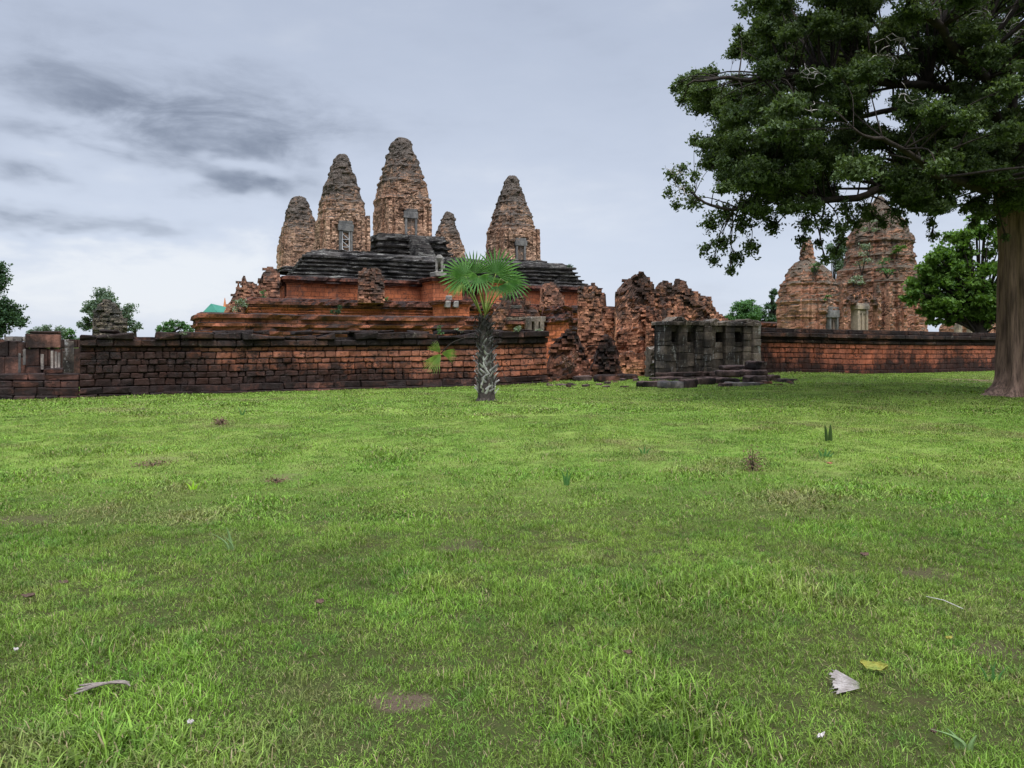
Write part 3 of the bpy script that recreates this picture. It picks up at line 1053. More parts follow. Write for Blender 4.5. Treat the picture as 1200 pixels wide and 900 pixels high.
def doorway(root, uc, vf, z0, w, h, frame, leaf, lattice=False, lintel_h=0.35, ped=True):
    """stone jambs and lintel set into the front face, with a closed stone door or a braced opening"""
    jw = w * 0.28
    fr = join(fbox(uc, vf, -w / 2 - jw, -w / 2, z0, z0 + h, -0.09, 0.5), fbox(uc, vf, w / 2, w / 2 + jw, z0, z0 + h, -0.09, 0.5),
              fbox(uc, vf, -w / 2 - jw * 0.9, w / 2 + jw * 0.9, z0 - 0.12, z0 - 0.003, -0.2, 0.5))
    obj('door_frame', bevelled(fr, 0.02), frame, root)
    if lintel_h:
        li = join(fbox(uc, vf, -w / 2 - jw * 1.5, w / 2 + jw * 1.5, z0 + h + 0.004, z0 + h + lintel_h, -0.13, 0.5, 0.03),
                  fbox(uc, vf, -w / 2 - jw * 1.2, w / 2 + jw * 1.2, z0 + h + lintel_h + 0.004, z0 + h + lintel_h * 1.45, -0.07, 0.5, 0.04))
        obj('lintel', bevelled(li, 0.025), frame, root)
    if lattice:
        obj('opening_shade', box(uc - w / 2, uc + w / 2, vf + 0.12, vf + 0.45, z0, z0 + h), M['openshade'], root)  # solid dark box standing for the shade in the doorway
        bars = []
        n = 3
        bw = w * 0.09
        for sx in (-1, 1):
            bars.append(fbox(uc, vf, sx * (w / 2 - bw) - bw / 2, sx * (w / 2 - bw) + bw / 2, z0, z0 + h, -0.05, 0.03, 0))
        for k in range(n + 1):
            za = z0 + h * (0.02 + 0.95 * k / n)
            if k < n:
                zb_ = z0 + h * (0.02 + 0.95 * (k + 0.75) / n)
                s = 1 if k % 2 else -1
                s = -1
                p0, p1 = W(uc - w / 2 + bw, vf - 0.02, zb_), W(uc + w / 2 - bw, vf - 0.02, za)
                bars.append(tube([p0, p1], bw * 0.5, 6))
            bars.append(tube([W(uc - w / 2 + bw, vf - 0.02, za), W(uc + w / 2 - bw, vf - 0.02, za)], bw * 0.4, 6))
        obj('brace_lattice', join(*bars), M['lath'], root)
    else:
        lf = join(box(uc - w / 2, uc + w / 2, vf + 0.06, vf + 0.45, z0, z0 + h), fbox(uc, vf, -w * 0.06, w * 0.06, z0, z0 + h, -0.02, 0.055, 0),
                  fbox(uc, vf, -w * 0.5, w * 0.5, z0 + h * 0.9, z0 + h, 0.0, 0.055, 0))
        obj('false_door', lf, leaf, root)


# ---------------------------------------------------------------- outer walls
VW = 25.7
UL0, UL1 = on_v(93, VW)[0], on_v(641, VW)[0]
YL = lambda u: W(u, VW, 0).y


def wz(tab):
    return lambda u: interp(tab, u)


pts = [93, 250, 450, 560, 641]
tops = [386, 388, 388, 387.5, 386.5]
bases = [470, 468, 460, 455, 450]
lt = wz([(on_v(p, VW)[0], zpx(t, on_v(p, VW)[1])) for p, t in zip(pts, tops)])
gb = lambda u: gz(*W(u, VW - 0.1, 0).xy) - 0.06


def lev(k):            # k=0 ground, k=1 wall top
    return lambda u: gb(u) + (lt(u) - gb(u)) * k


cx = (UL0 + UL1) / 2
wl = thing('enclosure_wall', 'long laterite wall stained black at its left end, behind the palm', 'wall', W(UL0, VW, 0))
geos = []
ks = [0.0, 0.075, 0.175, 0.285, 0.37, 0.485, 0.57, 0.68, 0.755]
for i in range(2):
    geos += block_course(UL0, UL1, VW - 0.17 + 0.07 * i, lev(ks[i]), lev(ks[i + 1]), 0.38, 0.95, 0.6, 0.03, 0.05)
obj('plinth', bevelled(join(*geos), 0.016), M['plinth'], wl)
geos = []
for i in range(2, 8):
    geos += block_course(UL0, UL1, VW + (0.05 if i == 7 else 0), lev(ks[i]), lev(ks[i + 1]), 0.18, 0.46, 0.5, 0.022, 0.03)
obj('wall_courses', bevelled(join(*geos), 0.026), M['wall'], wl)
geos = block_course(UL0, UL1, VW - 0.08, lev(0.757), lev(0.86), 0.4, 0.9, 0.9, 0.015, 0.03)
geos += block_course(UL0, UL1, VW - 0.16, lev(0.862), lambda u: lt(u) - 0.05 - 0.12 * (cellr(u * 0.8, 0, 0, 3) > 0.55), 0.4, 1.0, 1.0, 0.045, 0.07, miss=0.06)
geos += block_course(UL0 + 0.5, UL1 - 0.2, VW + 0.05, lambda u: lt(u) - 0.10, lambda u: lt(u) + 0.02, 0.3, 0.8, 0.6, 0.05, 0.08, miss=0.5)
obj('coping', bevelled(join(*geos), 0.03), M['coping'], wl)
nn = 40
core = join(*[box(UL0 + (UL1 - UL0) * i / nn, UL0 + (UL1 - UL0) * (i + 1) / nn, VW + 0.12, VW + 0.85, -0.5, lev(0.90)(UL0 + (UL1 - UL0) * (i + 0.5) / nn)) for i in range(nn)])
obj('wall_core', core, M['coping'], wl)

UR0, UR1 = on_v(888, VW)[0], on_v(1300, VW)[0]
pr = [888, 1000, 1165, 1300]
rt_ = wz([(on_v(p, VW)[0], zpx(t, on_v(p, VW)[1])) for p, t in zip(pr, [383.5, 386, 390, 393])])
gbr = lambda u: gz(*W(u, VW - 0.1, 0).xy) - 0.06


def levr(k):
    return lambda u: gbr(u) + (rt_(u) - gbr(u)) * k


wr = thing('enclosure_wall', 'straight red laterite wall with dark sloping coping running behind the big tree', 'wall', W(UR0, VW, 0))
geos = []
ks = [0.0, 0.12, 0.24, 0.36, 0.47, 0.58, 0.68]
for i in range(6):
    geos += block_course(UR0, UR1, VW + 0.0 - (0.06 if i == 0 else 0) - (0.03 if i == 5 else 0), levr(ks[i]), levr(ks[i + 1]), 0.3, 0.62, 0.5, 0.010, 0.012)
obj('wall_courses', bevelled(join(*geos), 0.02), M['wall_r'], wr)
geos = block_course(UR0, UR1, VW - 0.10, levr(0.682), levr(0.755), 0.6, 1.2, 0.9, 0.012, 0.02)
geos += block_course(UR0, UR1, VW - 0.03, levr(0.757), levr(0.80), 0.6, 1.2, 0.8, 0.012, 0.02)
geos += block_course(UR0, UR1, VW - 0.22, levr(0.80), levr(0.90), 0.7, 1.5, 1.2, 0.014, 0.02)
geos += block_course(UR0, UR1, VW - 0.02, levr(0.902), lambda u: rt_(u) - 0.01, 0.6, 1.3, 0.8, 0.02, 0.04)
obj('coping', bevelled(join(*geos), 0.025), M['coping'], wr)
nn = 50
core = join(*[box(UR0 + (UR1 - UR0) * i / nn, UR0 + (UR1 - UR0) * (i + 1) / nn, VW + 0.12, VW + 0.75, -0.5, levr(0.88)(UR0 + (UR1 - UR0) * (i + 0.5) / nn)) for i in range(nn)])
obj('wall_core', core, M['coping'], wr)


# ---------------------------------------------------------------- the stepped pyramid
py_root = thing('temple_pyramid', 'stepped temple base of red laterite tiers under a black stone platform', 'temple', W(23.6, 53, 0))
UCN = 23.6
# lowest inner tier
obj('terrace', terrace_body(3.6, 43.5, 41.5, 45.5, [(-0.3, 0.15), (0.4, 0.15), (0.45, 0), (1.9, 0), (2.0, 0.10), (2.15, 0.12), (2.2, 0.02), (2.35, 0.02), (2.4, 0.16), (2.55, 0.2), (2.6, 0.06), (2.78, 0.06), (2.82, 0.2), (3.02, 0.22), (3.06, 0.1), (3.1, 0.0)], 0.3, 0.05, 0.05, 2.0, chip=0.2), M['redlow'], py_root)
# second tier: red wall with mouldings and dark cornice
t2 = obj('terrace', terrace_body(7.6, 39.6, 53.3, 92, [(2.9, 0.35), (3.1, 0.35), (3.14, 0.22), (3.25, 0.22), (3.28, 0.08), (3.36, 0.08), (3.38, 0), (3.62, 0), (3.64, 0.07), (3.7, 0.07), (3.72, 0.0), (3.84, 0.0), (3.86, 0.1), (3.95, 0.12)], 0.25, 0.03, 0.02, 3.0, skew=.125), M['red'], py_root)
obj('cornice', terrace_body(7.6, 39.6, 53.3, 92, [(3.95, 0.13), (3.97, 0.24), (4.1, 0.24), (4.13, 0.38), (4.34, 0.40), (4.37, 0.28), (4.52, 0.26), (4.56, 0.05)], 0.25, 0.04, 0.05, 4.0, chip=0.22, skew=.125), M['redcor'], t2)
# third tier
t3 = obj('terrace', terrace_body(10.6, 37.0, 56.4, 86, [(4.4, 0.25), (4.72, 0.25), (4.75, 0.1), (4.85, 0.1), (4.87, 0), (5.75, 0), (5.78, 0.06), (5.85, 0.08)], 0.25, 0.03, 0.02, 5.0, skew=.125), M['red'], py_root)
obj('cornice', terrace_body(10.6, 37.0, 56.4, 86, [(5.85, 0.1), (5.9, 0.22), (6.05, 0.24), (6.08, 0.36), (6.3, 0.4), (6.34, 0.1), (6.4, 0.0)], 0.25, 0.04, 0.05, 6.0, chip=0.15, skew=.125), M['redcor'], t3)
# black sandstone platform with deep mouldings
obj('platform', terrace_body(12.5, 35.0, 57.9, 82.0, [(6.2, 1.45), (6.42, 1.45), (6.46, 1.25), (6.56, 1.2), (6.6, 1.32), (6.68, 1.32), (6.72, 0.95), (6.86, 0.92), (6.9, 1.06), (6.98, 1.08), (7.02, 0.72), (7.2, 0.70), (7.24, 0.86), (7.33, 0.88), (7.37, 0.55), (7.5, 0.52), (7.54, 0.70), (7.64, 0.72), (7.68, 0.35), (7.84, 0.32), (7.88, 0.52), (8.0, 0.55), (8.08, 0.50), (8.12, 0.22), (8.3, 0.18), (8.34, -0.1), (8.5, -0.3), (8.54, -1.0)], 0.25, 0.05, 0.04, 7.0, chip=0.22, skew=.125), M['black'], py_root)
# higher plinth under the middle tower
obj('central_plinth', terrace_body(23.6 - 3.3, 23.6 + 3.3, 69.2 - 3.3, 69.2 + 3.3, [(8.4, 0.7), (8.7, 0.7), (8.75, 0.4), (8.95, 0.4), (9.0, 0.6), (9.15, 0.62), (9.2, 0.25), (9.5, 0.2), (9.55, 0.45), (9.7, 0.48), (9.74, 0.1), (10.0, 0.06), (10.05, 0.3), (10.2, 0.33), (10.25, 0.05), (10.6, -0.05), (10.65, 0.2), (10.85, 0.24), (10.9, -0.1), (11.3, -0.15)], 0.25, 0.06, 0.05, 8.0, chip=0.2), M['black'], py_root)
# tower footings
for tu, tv, w_ in ((15.9, 61.5, 2.1), (31.3, 61.5, 2.2), (15.9, 76.9, 2.1), (31.3, 76.9, 2.1)):
    obj('tower_footing', terrace_body(tu - w_, tu + w_, tv - w_, tv + w_, [(8.3, 0.25), (8.45, 0.25), (8.48, 0.1), (8.6, 0.08), (8.63, 0.2), (8.75, 0.2), (8.78, -0.05), (8.85, -0.2)], 0.3, 0.05, 0.05, tu), M['black'], py_root)
# stairways up the front: steep flight between cheek blocks
sx = 23.3


def flight(u0, u1, va, vb, za, zb, n):
    g_ = []
    for k in range(n):
        z_ = za + (zb - za) * k / n
        v_ = va + (vb - va) * k / n
        g_.append(box(u0, u1, v_, vb + 0.3, z_, z_ + (zb - za) / n - 0.004, 0.012))
    return join(*g_)


obj('staircase', bevelled(flight(sx + 0.2, sx + 1.8, 53.0, 57.0, 2.95, 6.25, 13), 0.015), M['redcor'], py_root)
obj('staircase', bevelled(flight(sx - 0.2, sx + 1.4, 62.4, 66.0, 8.45, 11.2, 11), 0.015), M['black'], py_root)
obj('staircase', bevelled(flight(sx - 0.1, sx + 1.6, 55.2, 57.3, 6.2, 8.4, 9), 0.015), M['black'], py_root)


def cheek(uc, vc, w, z0, z1, seed):
    a = obj('stair_cheek', terrace_body(uc - w, uc + w, vc - w * 0.6, vc + w * 1.8, [(z0, 0.14), (z0 + 0.14, 0.14), (z0 + 0.17, 0.03), (z1 - 0.42, 0.0), (z1 - 0.38, 0.08), (z1 - 0.3, 0.1)], 0.14, 0.02, 0.015, seed), M['red'], py_root)
    obj('cornice', terrace_body(uc - w, uc + w, vc - w * 0.6, vc + w * 1.8, [(z1 - 0.3, 0.11), (z1 - 0.27, 0.2), (z1 - 0.15, 0.22), (z1 - 0.12, 0.3), (z1, 0.3), (z1 + 0.03, 0.0)], 0.14, 0.03, 0.02, seed + 1), M['redcor'], a)


for px, py0, py1, vv, w in ((521, 356, 326, 54.4, 1.15), (532, 386, 352, 50.6, 0.95), (578, 356, 328, 54.6, 0.8)):
    u_, Y_ = on_v(px, vv)
    cheek(u_, vv, w, zpx(py0, Y_), zpx(py1, Y_), px * 0.1)


# ---------------------------------------------------------------- the five towers on top
def tower(label, uc, vc, z0, z1, w, prof, ledges, mat, seed, door, group='brick towers on top of the pyramid', lean=(0, 0), rows=80, amp=0.06):
    t = thing('brick_tower', label, 'tower', W(uc, vc, z0 - 0.1), group)
    obj('tower_shaft', tower_body(uc, vc, z0 - 0.1, z1, w * 1.1, prof, ledges, seed, rows, lean=lean, amp=amp), mat, t)
    vf = vc - w * 0.55
    if door:
        (px, pyt, pyb, wpx, fm, lf, lat, lh) = door
        u_, Y_ = on_v(px, vf)
        zt, zb_ = zpx(pyt, Y_), zpx(pyb, Y_)
        doorway(t, u_, vf - 0.03, zb_, wpx * Y_ / F / CT * 1.0, zt - zb_, fm, lf, lat, lh)
    return t, vf


def inv(p):   # profile given from the top down -> from the bottom up
    return [(1 - a, b) for a, b in p][::-1]


pC = [(0, 1.0), (.36, .96), (.385, .99), (.405, .92), (.55, .86), (.572, .88), (.59, .80), (.70, .71), (.72, .73), (.735, .65), (.83, .57), (.845, .575), (.86, .52), (.96, .42), (1, .32)]
pA = [(0, 1.0), (.30, .95), (.33, .97), (.35, .89), (.50, .81), (.52, .825), (.54, .75), (.66, .66), (.68, .67), (.70, .60), (.80, .51), (.82, .515), (.835, .46), (.97, .31), (1, .24)]
pB = [(0, 1.0), (.34, .96), (.37, .98), (.39, .90), (.52, .81), (.54, .825), (.56, .75), (.68, .65), (.70, .66), (.72, .58), (.82, .48), (.84, .485), (.855, .43), (.97, .33), (1, .27)]
pD = inv([(0, .30), (.05, .40), (.2, .60), (.45, .82), (.7, .95), (1, 1.0)])
LED = [(0.42, .08, .02), (0.58, .07, .02), (0.73, .05, .02)]
tower('tall weathered tower at left front of the platform with braced doorway', 15.9, 61.5, 8.75, 16.55, 3.75, pA, LED, M['tower'], 1.0, (405, 271, 299, 9.0, M['frame'], None, True, 0.55))
tower('tallest tower, in the middle on its own black plinth', 23.6, 69.2, 11.25, 20.55, 4.45, pC, [(0.40, .12, .02), (0.56, .10, .02), (0.71, .08, .02)], M['towerc'], 2.0, (481.5, 256, 280, 8.5, M['frame'], M['door'], False, 0.62))
tower('lone grey brown tower at the right end of the platform', 31.3, 61.5, 8.75, 16.3, 3.8, pB, LED, M['tower'], 3.0, (610, 288, 309, 7.5, M['frame'], M['door'], False, 0.45))
tower('rounded tower without visible door, half hidden at far left', 15.7, 77.1, 8.75, 15.75, 3.7, pD, LED, M['tower'], 4.0, None)
tower('small pointed tower peeping out right behind the tallest one', 31.5, 77.2, 8.75, 15.5, 3.4, inv([(0, .26), (.05, .32), (.3, .62), (.6, .88), (1, 1.0)]), LED, M['tower'], 5.0, None)

def pediment(root, px, py, wpx, hpx, vf, mat, name='pediment'):
    pr_ = [(px - wpx, py), (px - wpx * 0.9, py - hpx * .35), (px - wpx * .55, py - hpx * .7), (px, py - hpx), (px + wpx * .55, py - hpx * .7), (px + wpx * .9, py - hpx * .35), (px + wpx, py)]
    Y_ = on_v(px, vf)[1]
    obj(name, ruin(pr_, vf, 0.7, zpx(py, Y_), res=0.11, amp=0.035, blk=0.03, seed=px * 0.1, batter=0.0), mat, root)


pediment(C.objects['brick_tower.001'], 482.5, 246, 15, 21, 69.2 - 2.55, M['towerc'])
pediment(C.objects['brick_tower'], 405, 263, 14, 20, 61.5 - 2.15, M['tower'])
pediment(C.objects['brick_tower.002'], 609, 283, 12, 18, 61.5 - 2.2, M['tower'])
for tw_, (ua_, va_, wa_, zt_) in {'brick_tower.001': (23.6, 69.2, 4.45, 15.0), 'brick_tower': (15.9, 61.5, 3.75, 11.7), 'brick_tower.002': (31.3, 61.5, 3.8, 11.6)}.items():
    za_ = 11.3 if ua_ == 23.6 else 8.8
    for du_ in (-0.42, -0.30, 0.32, 0.44):       # worn pilasters on the front
        hh_ = za_ + (zt_ - za_) * random.uniform(0.75, 1.0)
        obj('pilaster', ruin([], va_ - wa_ * 0.55 - 0.02, 0.6, za_, res=0.12, amp=0.025, blk=0.02, seed=du_ * 9, prof_uz=[(ua_ + (du_ - .035) * wa_, hh_), (ua_ + (du_ + .035) * wa_, hh_)], batter=0.03), M['towerc'] if ua_ == 23.6 else M['tower'], C.objects[tw_])


# ---------------------------------------------------------------- towers behind the right wall
VT = 36.2
uq, Yq = on_v(947, VT)
p6 = inv([(0, .15), (.02, .22), (.06, .25), (.15, .30), (.185, .48), (.25, .77), (.40, .92), (.56, 1.0), (.60, .95), (1, .97)])
tower('squat red brick tower with a stub finial, above the right wall', uq, VT, 0.0, zpx(283, Yq), 3.15, p6, [(0.52, .12, .015), (0.66, .12, .015), (.4, .08, .015)], M['brickred'], 6.0, None, 'red brick towers behind the right wall', rows=110, amp=0.035)
t6 = C.objects['brick_tower.005']
doorway(t6, on_v(973, VT - 1.58)[0], VT - 1.80, 1.2, 0.52, zpx(373, Yq) - 1.2, M['frame'], M['door'], False, 0.45)
uq, Yq = on_v(1038, VT)
p7 = inv([(0, .16), (.06, .34), (.10, .44), (.13, .56), (.19, .68), (.25, .75), (.26, .70), (.40, .78), (.42, .88), (.50, .93), (.53, .90), (.80, .95), (1, 1.0)])
tower('broad red brick tower with weeds on its tiers, beside the green tree', uq, VT + 0.5, 0.0, zpx(236, Yq + .3), 4.95, p7, [(0.58, .22, .016), (0.745, .20, .016), (0.5, .14, .012), (.44, .1, .01), (.66, .08, .01)], M['brickred'], 7.0, None, 'red brick towers behind the right wall', rows=150, amp=0.035)
t7 = C.objects['brick_tower.006']
vf7 = VT + 0.5 - 2.70
u_, Y_ = on_v(1010, vf7)
doorway(t7, u_, vf7 - 0.03, 1.3, 0.62, zpx(363, Y_) - 1.3, M['frametan'], M['frametan'], False, 0.28)
uq, Yq = on_v(1146, VT)
tower('low remains of a tan brick tower between green tree and thick trunk', uq, VT, 0.0, zpx(352, Yq), 4.3, [(0, 1), (.6, .95), (.8, .8), (1, .5)], [], M['brickred'], 8.0, None, 'red brick towers behind the right wall', rows=40)
t8 = C.objects['brick_tower.007']
for k, pxx in enumerate((1122, 1137, 1152)):
    u_, Y_ = on_v(pxx, VT - 2.15)
    obj('pilaster', bevelled(box(u_ - 0.2, u_ + 0.2, VT - 2.4, VT - 2.0, 0.1, 2.9, 0.02), 0.03), M['frametan'], t8)

pediment(t7, 1010, 357, 21, 17, vf7 - 0.06, M['brick'])
pediment(t6, 973, 366, 12, 14, VT - 1.84, M['brickred'])
for px in (992, 1032, 1046, 1062, 1076):
    u_, Y_ = on_v(px, vf7)
    obj('pilaster', ruin([], vf7 - 0.05, 0.6, 0.0, res=0.1, amp=0.03, blk=0.025, seed=px * .07, prof_uz=[(u_ - 0.16, zpx(332, Y_)), (u_ + 0.16, zpx(332, Y_))], batter=0.02), M['brickred'], t7)
# ---------------------------------------------------------------- brick ruins
def ruin_thing(name, label, cat, prof, v0, thick, zb, mat, group=None, smooth=False, bk=None, **kw):
    px = 0.5 * (prof[0][0] + prof[-1][0])
    u, Y = on_v(px, v0)
    geo = ruin_bricks(prof, v0, thick, zb, **bk) if bk is not None else ruin(prof, v0, thick, zb, **kw)
    return single(name, geo, mat, label, cat, W(u, v0, zb), group)


ruin_thing('brick_ruin', 'crumbling brick ruin with two thin spikes, stepping down left of the pyramid', 'ruin',
           [(259, 377), (262, 366), (266, 356), (270, 352), (274, 343), (277.5, 340), (278.5, 328), (280.5, 327), (282, 341), (284, 338), (285.4, 320), (287.6, 319.5), (289.5, 327), (293, 327), (299, 328), (301.5, 335), (303, 345), (306, 360)],
           60.0, 3.0, 2.6, M['looseup'], bk=dict(seed=21, bl=(.25, .5), bh=.16, erode=.25, pil=.3, batter=.1), res=0.13, amp=0.05, blk=0.05, seed=21, batter=0.12)
ruin_thing('brick_ruin', 'blocky brick ruin against the left corner of the black platform', 'ruin',
           [(299, 360), (302, 335), (306, 322), (309, 316), (313, 312.5), (322, 313), (324, 318), (327, 321), (328, 334), (328.5, 362)],
           56.3, 2.4, 3.6, M['looseup'], bk=dict(seed=22, bl=(.25, .5), bh=.15, erode=.25, pil=.2), res=0.13, amp=0.05, blk=0.045, seed=22, batter=0.06)
ruin_thing('brick_ruin', 'squarish ruined brick stump standing on the red terrace under the black platform', 'ruin',
           [(419.5, 352), (420, 320), (423, 315), (427, 312.5), (436, 313), (445, 312), (447, 317), (450, 325), (451, 352)],
           51.4, 2.2, 4.3, M['looseup'], bk=dict(seed=23, bl=(.22, .42), bh=.14, erode=.3, pil=.15, rough=.06), res=0.12, amp=0.05, blk=0.05, seed=23, batter=0.03)
ruin_thing('brick_ruin', 'brick stump on the terrace right of the palm fan, below the platform cornice', 'ruin',
           [(633, 358), (634, 336), (638, 330), (647, 329), (653, 332), (657, 340), (660, 346), (662, 358)],
           50.5, 2.2, 4.0, M['looseup'], bk=dict(seed=24, bl=(.22, .42), bh=.14, erode=.3, pil=.15), res=0.12, amp=0.05, blk=0.05, seed=24, batter=0.03)
# small gate with a corbelled arch behind the palm
gt = thing('ruined_gateway', 'broken brick gateway with a pointed arch and pale door posts, right of the palm trunk', 'gateway', W(on_v(605, 37)[0], 37, 0))
obj('wall_mass', ruin_bricks([(573, 392), (574, 372), (578, 366), (583, 356), (590, 348), (598, 341), (607, 338), (614, 343), (618, 352), (624, 358), (630, 362), (635, 372), (637, 392)], 37.0, 1.4, 0.0, seed=25, bh=.12, pil=.12, erode=.3), M['loosebrick'], gt)
for k in range(7):                                     # stepped bricks of the arch niche
    uA, YA = on_v(607, 36.85)
    wdt = 0.62 - 0.085 * k
    obj('arch_course', bevelled(box(uA - wdt, uA + wdt, 36.78 + 0.035 * k, 37.2, zpx(380 - 4.6 * k, YA), zpx(376 - 4.6 * k, YA), 0.015), 0.015), M['brickpale'] if k % 3 == 1 else M['redcor'], gt)
for pxx, hh in ((620, 372), (628, 374), (634.5, 375)):
    u_, Y_ = on_v(pxx, 36.6)
    obj('door_post', bevelled(box(u_ - 0.13, u_ + 0.13, 36.5, 36.85, 1.2, zpx(hh, Y_), 0.015), 0.02), M['grey'], gt)
u_, Y_ = on_v(630.5, 36.5)
obj('lintel', bevelled(box(u_ - 0.55, u_ + 0.5, 36.5, 36.9, zpx(377, Y_), zpx(371, Y_), 0.03), 0.03), M['grey'], gt)

ruin_thing('red_pavilion', 'red block with a dark cornice between gateway arch and tall brick pillar', 'pavilion', [(640, 395), (640.5, 373), (668, 373), (668.5, 395)], 38.5, 2.0, 0.0, M['red'], res=0.16, amp=0.02, blk=0.02, seed=26, batter=0.0)
o = C.objects['red_pavilion']
cor = obj('cornice', ruin([(636, 374.5), (636.5, 360), (672, 358), (672.5, 374.5)], 38.3, 2.3, 2.75, res=0.12, amp=0.05, blk=0.06, seed=27, batter=0.0), M['redcor'], o)

ruin_thing('brick_pillar', 'tall slender ruined brick pillar rising over the collapsed wall end', 'pillar',
           [(677, 447), (676.5, 400), (677, 352), (678.5, 334), (682, 332), (688, 333), (690, 330), (694, 329), (700, 332), (703, 335), (705, 350), (706, 385), (712, 410), (716, 447)],
           27.4, 1.5, -0.2, M['loosebrick'], bk=dict(seed=28, bh=.10, bl=(.18, .36), pil=.14, erode=.25), res=0.07, amp=0.05, blk=0.03, pil=0.12, seed=28, batter=0.02, cell=(4, 10))
ruin_thing('brick_stub', 'narrow dark topped brick stub between tall pillar and main ruin', 'ruin',
           [(704, 446), (704, 342), (709, 341), (710, 358), (714, 359), (717, 357), (721, 359), (724, 362), (725, 446)],
           31.5, 1.2, -0.2, M['loosebrick'], bk=dict(seed=29, pil=.1), res=0.09, amp=0.04, blk=0.03, seed=29, batter=0.0)
gm = thing('gate_ruin', 'large collapsed brick gate ruin with rounded twin tops, left of grey gatehouse', 'ruin', W(on_v(775, 29)[0], 29, 0))
obj('main_mass', ruin_bricks([(721, 446), (722, 370), (722, 345), (725, 334), (731, 327), (738, 321), (745, 316.5), (752, 314.5), (758, 317), (763, 324), (766, 333), (769, 340), (772, 446)],
    28.8, 3.0, -0.3, seed=30, pil=.3, erode=.3), M['loosebrick'], gm)
obj('side_mass', ruin_bricks([(766, 446), (767, 345), (771, 332), (774, 327), (779, 324.5), (784, 326), (787, 332), (790, 331), (794, 325), (799, 323), (804, 327), (808, 336), (814, 340), (822, 342), (829, 344), (833, 347), (836, 356), (841, 362), (848, 368), (858, 376), (862, 446)],
    29.6, 2.6, -0.3, seed=31, pil=.3, erode=.35), M['loosebrick'], gm)
obj('buttress', ruin_bricks([(757, 448), (757.5, 362), (762, 357), (770, 358), (775, 362), (776, 448)], 27.6, 1.4, -0.2, seed=32, pil=.1), M['loosebrick'], gm)
obj('low_wall', ruin_bricks([(722, 448), (723, 412), (742, 410), (756, 414), (758, 448)], 27.9, 1.0, -0.2, seed=33, pil=.05, erode=.15), M['loosebrick'], gm)
ruin_thing('rubble_heap', 'dark mossy rubble heap at the broken right end of the long wall', 'rubble',
           [(638, 450), (642, 430), (645, 415), (649, 398), (656, 392), (664, 386), (670, 384), (676, 387), (681, 396), (685, 409), (690, 425), (695, 450)],
           25.9, 2.0, -0.2, M['loosedark'], bk=dict(seed=34, bl=(.12, .34), bh=.10, rough=.10, erode=.4, pil=.2, batter=.2, miss=.12), res=0.06, amp=0.12, blk=0.07, seed=34, batter=0.22, cell=(4.5, 8), side=0.8)
ruin_thing('rubble_heap', 'red brown brick rubble heap under the tall brick pillar', 'rubble',
           [(686, 452), (690, 436), (697, 420), (702, 400), (707, 389), (713, 388), (719, 396), (724, 412), (728, 430), (732, 452)],
           26.0, 1.4, -0.2, M['loosedark'], bk=dict(seed=35, bl=(.12, .34), bh=.10, rough=.10, erode=.4, pil=.2, batter=.14, miss=.12), res=0.06, amp=0.10, blk=0.06, seed=35, batter=0.16, cell=(4.5, 8), side=0.8)

# ---------------------------------------------------------------- grey gatehouse
VG = 24.6
ga, gb2 = on_v(777, VG)[0], on_v(889, VG)[0]
gh = thing('grey_gatehouse', 'dark grey stone gatehouse with four small square openings under its top', 'gatehouse', W(ga, VG, 0))
Yg = on_v(833, VG)[1]
ztop = zpx(374, Yg)
holes = [(on_v(px, VG)[0], on_v(px, VG)[1]) for px in (789.5, 809.5, 843.5, 865)]
hw = 0.135


def in_hole(u, z):
    return any(abs(u - hu) < hw and zpx(402, hy) < z < zpx(388, hy) for hu, hy in holes)


edges = [ga]
pil = [(785, -.07), (794, .08), (804.5, -.07), (814.5, .06), (823, .15), (832, .02), (838.5, -.07), (848.5, .10), (859.5, -.07), (870.5, .04), (880, .14)]
for px, _ in pil: edges.append(on_v(px, VG)[0])
edges.append(gb2)
prj = [.10] + [p for _, p in pil]
geos = []
nc = 9
gh0 = gz(*W((ga + gb2) / 2, VG, 0).xy) - 0.1
for i in range(len(edges) - 1):
    e0, e1 = edges[i], edges[i + 1]
    um = (e0 + e1) / 2
    near_h = [h for h in holes if abs(h[0] - um) < 0.2]
    zs = [gh0 + (ztop - gh0) * (k + random.uniform(-0.2, 0.2) * (0 < k < nc)) / nc for k in range(nc + 1)]
    zs[-1] = ztop - 0.28
    if near_h:
        hy = near_h[0][1]
        za, zb_ = zpx(401, hy), zpx(389, hy)
        zs = [z for z in zs if z < za - 0.12] + [za, zb_] + [z for z in zs if z > zb_ + 0.12]
    for k in range(len(zs) - 1):
        if near_h and abs(zs[k] - za) < 1e-6: continue
        o_ = prj[i] + random.uniform(-0.02, 0.025)
        geos.append(box(e0 + 0.004, e1 - 0.004, VG - o_, VG + 0.5, zs[k] + 0.004, zs[k + 1] - 0.004, 0.012))
obj('wall_stones', bevelled(join(*geos), 0.014), M['grey'], gh)
geos = []
geos += block_course(ga - 0.05, gb2 + 0.05, VG - 0.16, ztop - 0.275, lambda u: ztop - 0.10 + 0.05 * math.sin(u * 9), 0.16, 0.5, 0.9, 0.02, 0.04)
geos += block_course(ga + 0.4, gb2 + 0.02, VG - 0.08, ztop - 0.10, lambda u: ztop + 0.16 * cellr(u * 2.2, 1, 0, 2) - 0.07, 0.15, 0.4, 0.7, 0.03, 0.06, miss=0.35)
obj('coping', bevelled(join(*geos), 0.018), M['grey'], gh)
geos = block_course(ga - 0.1, gb2 + 0.1, VG - 0.28, gh0, gh0 + 0.22, 0.3, 0.7, 0.7, 0.03, 0.05)
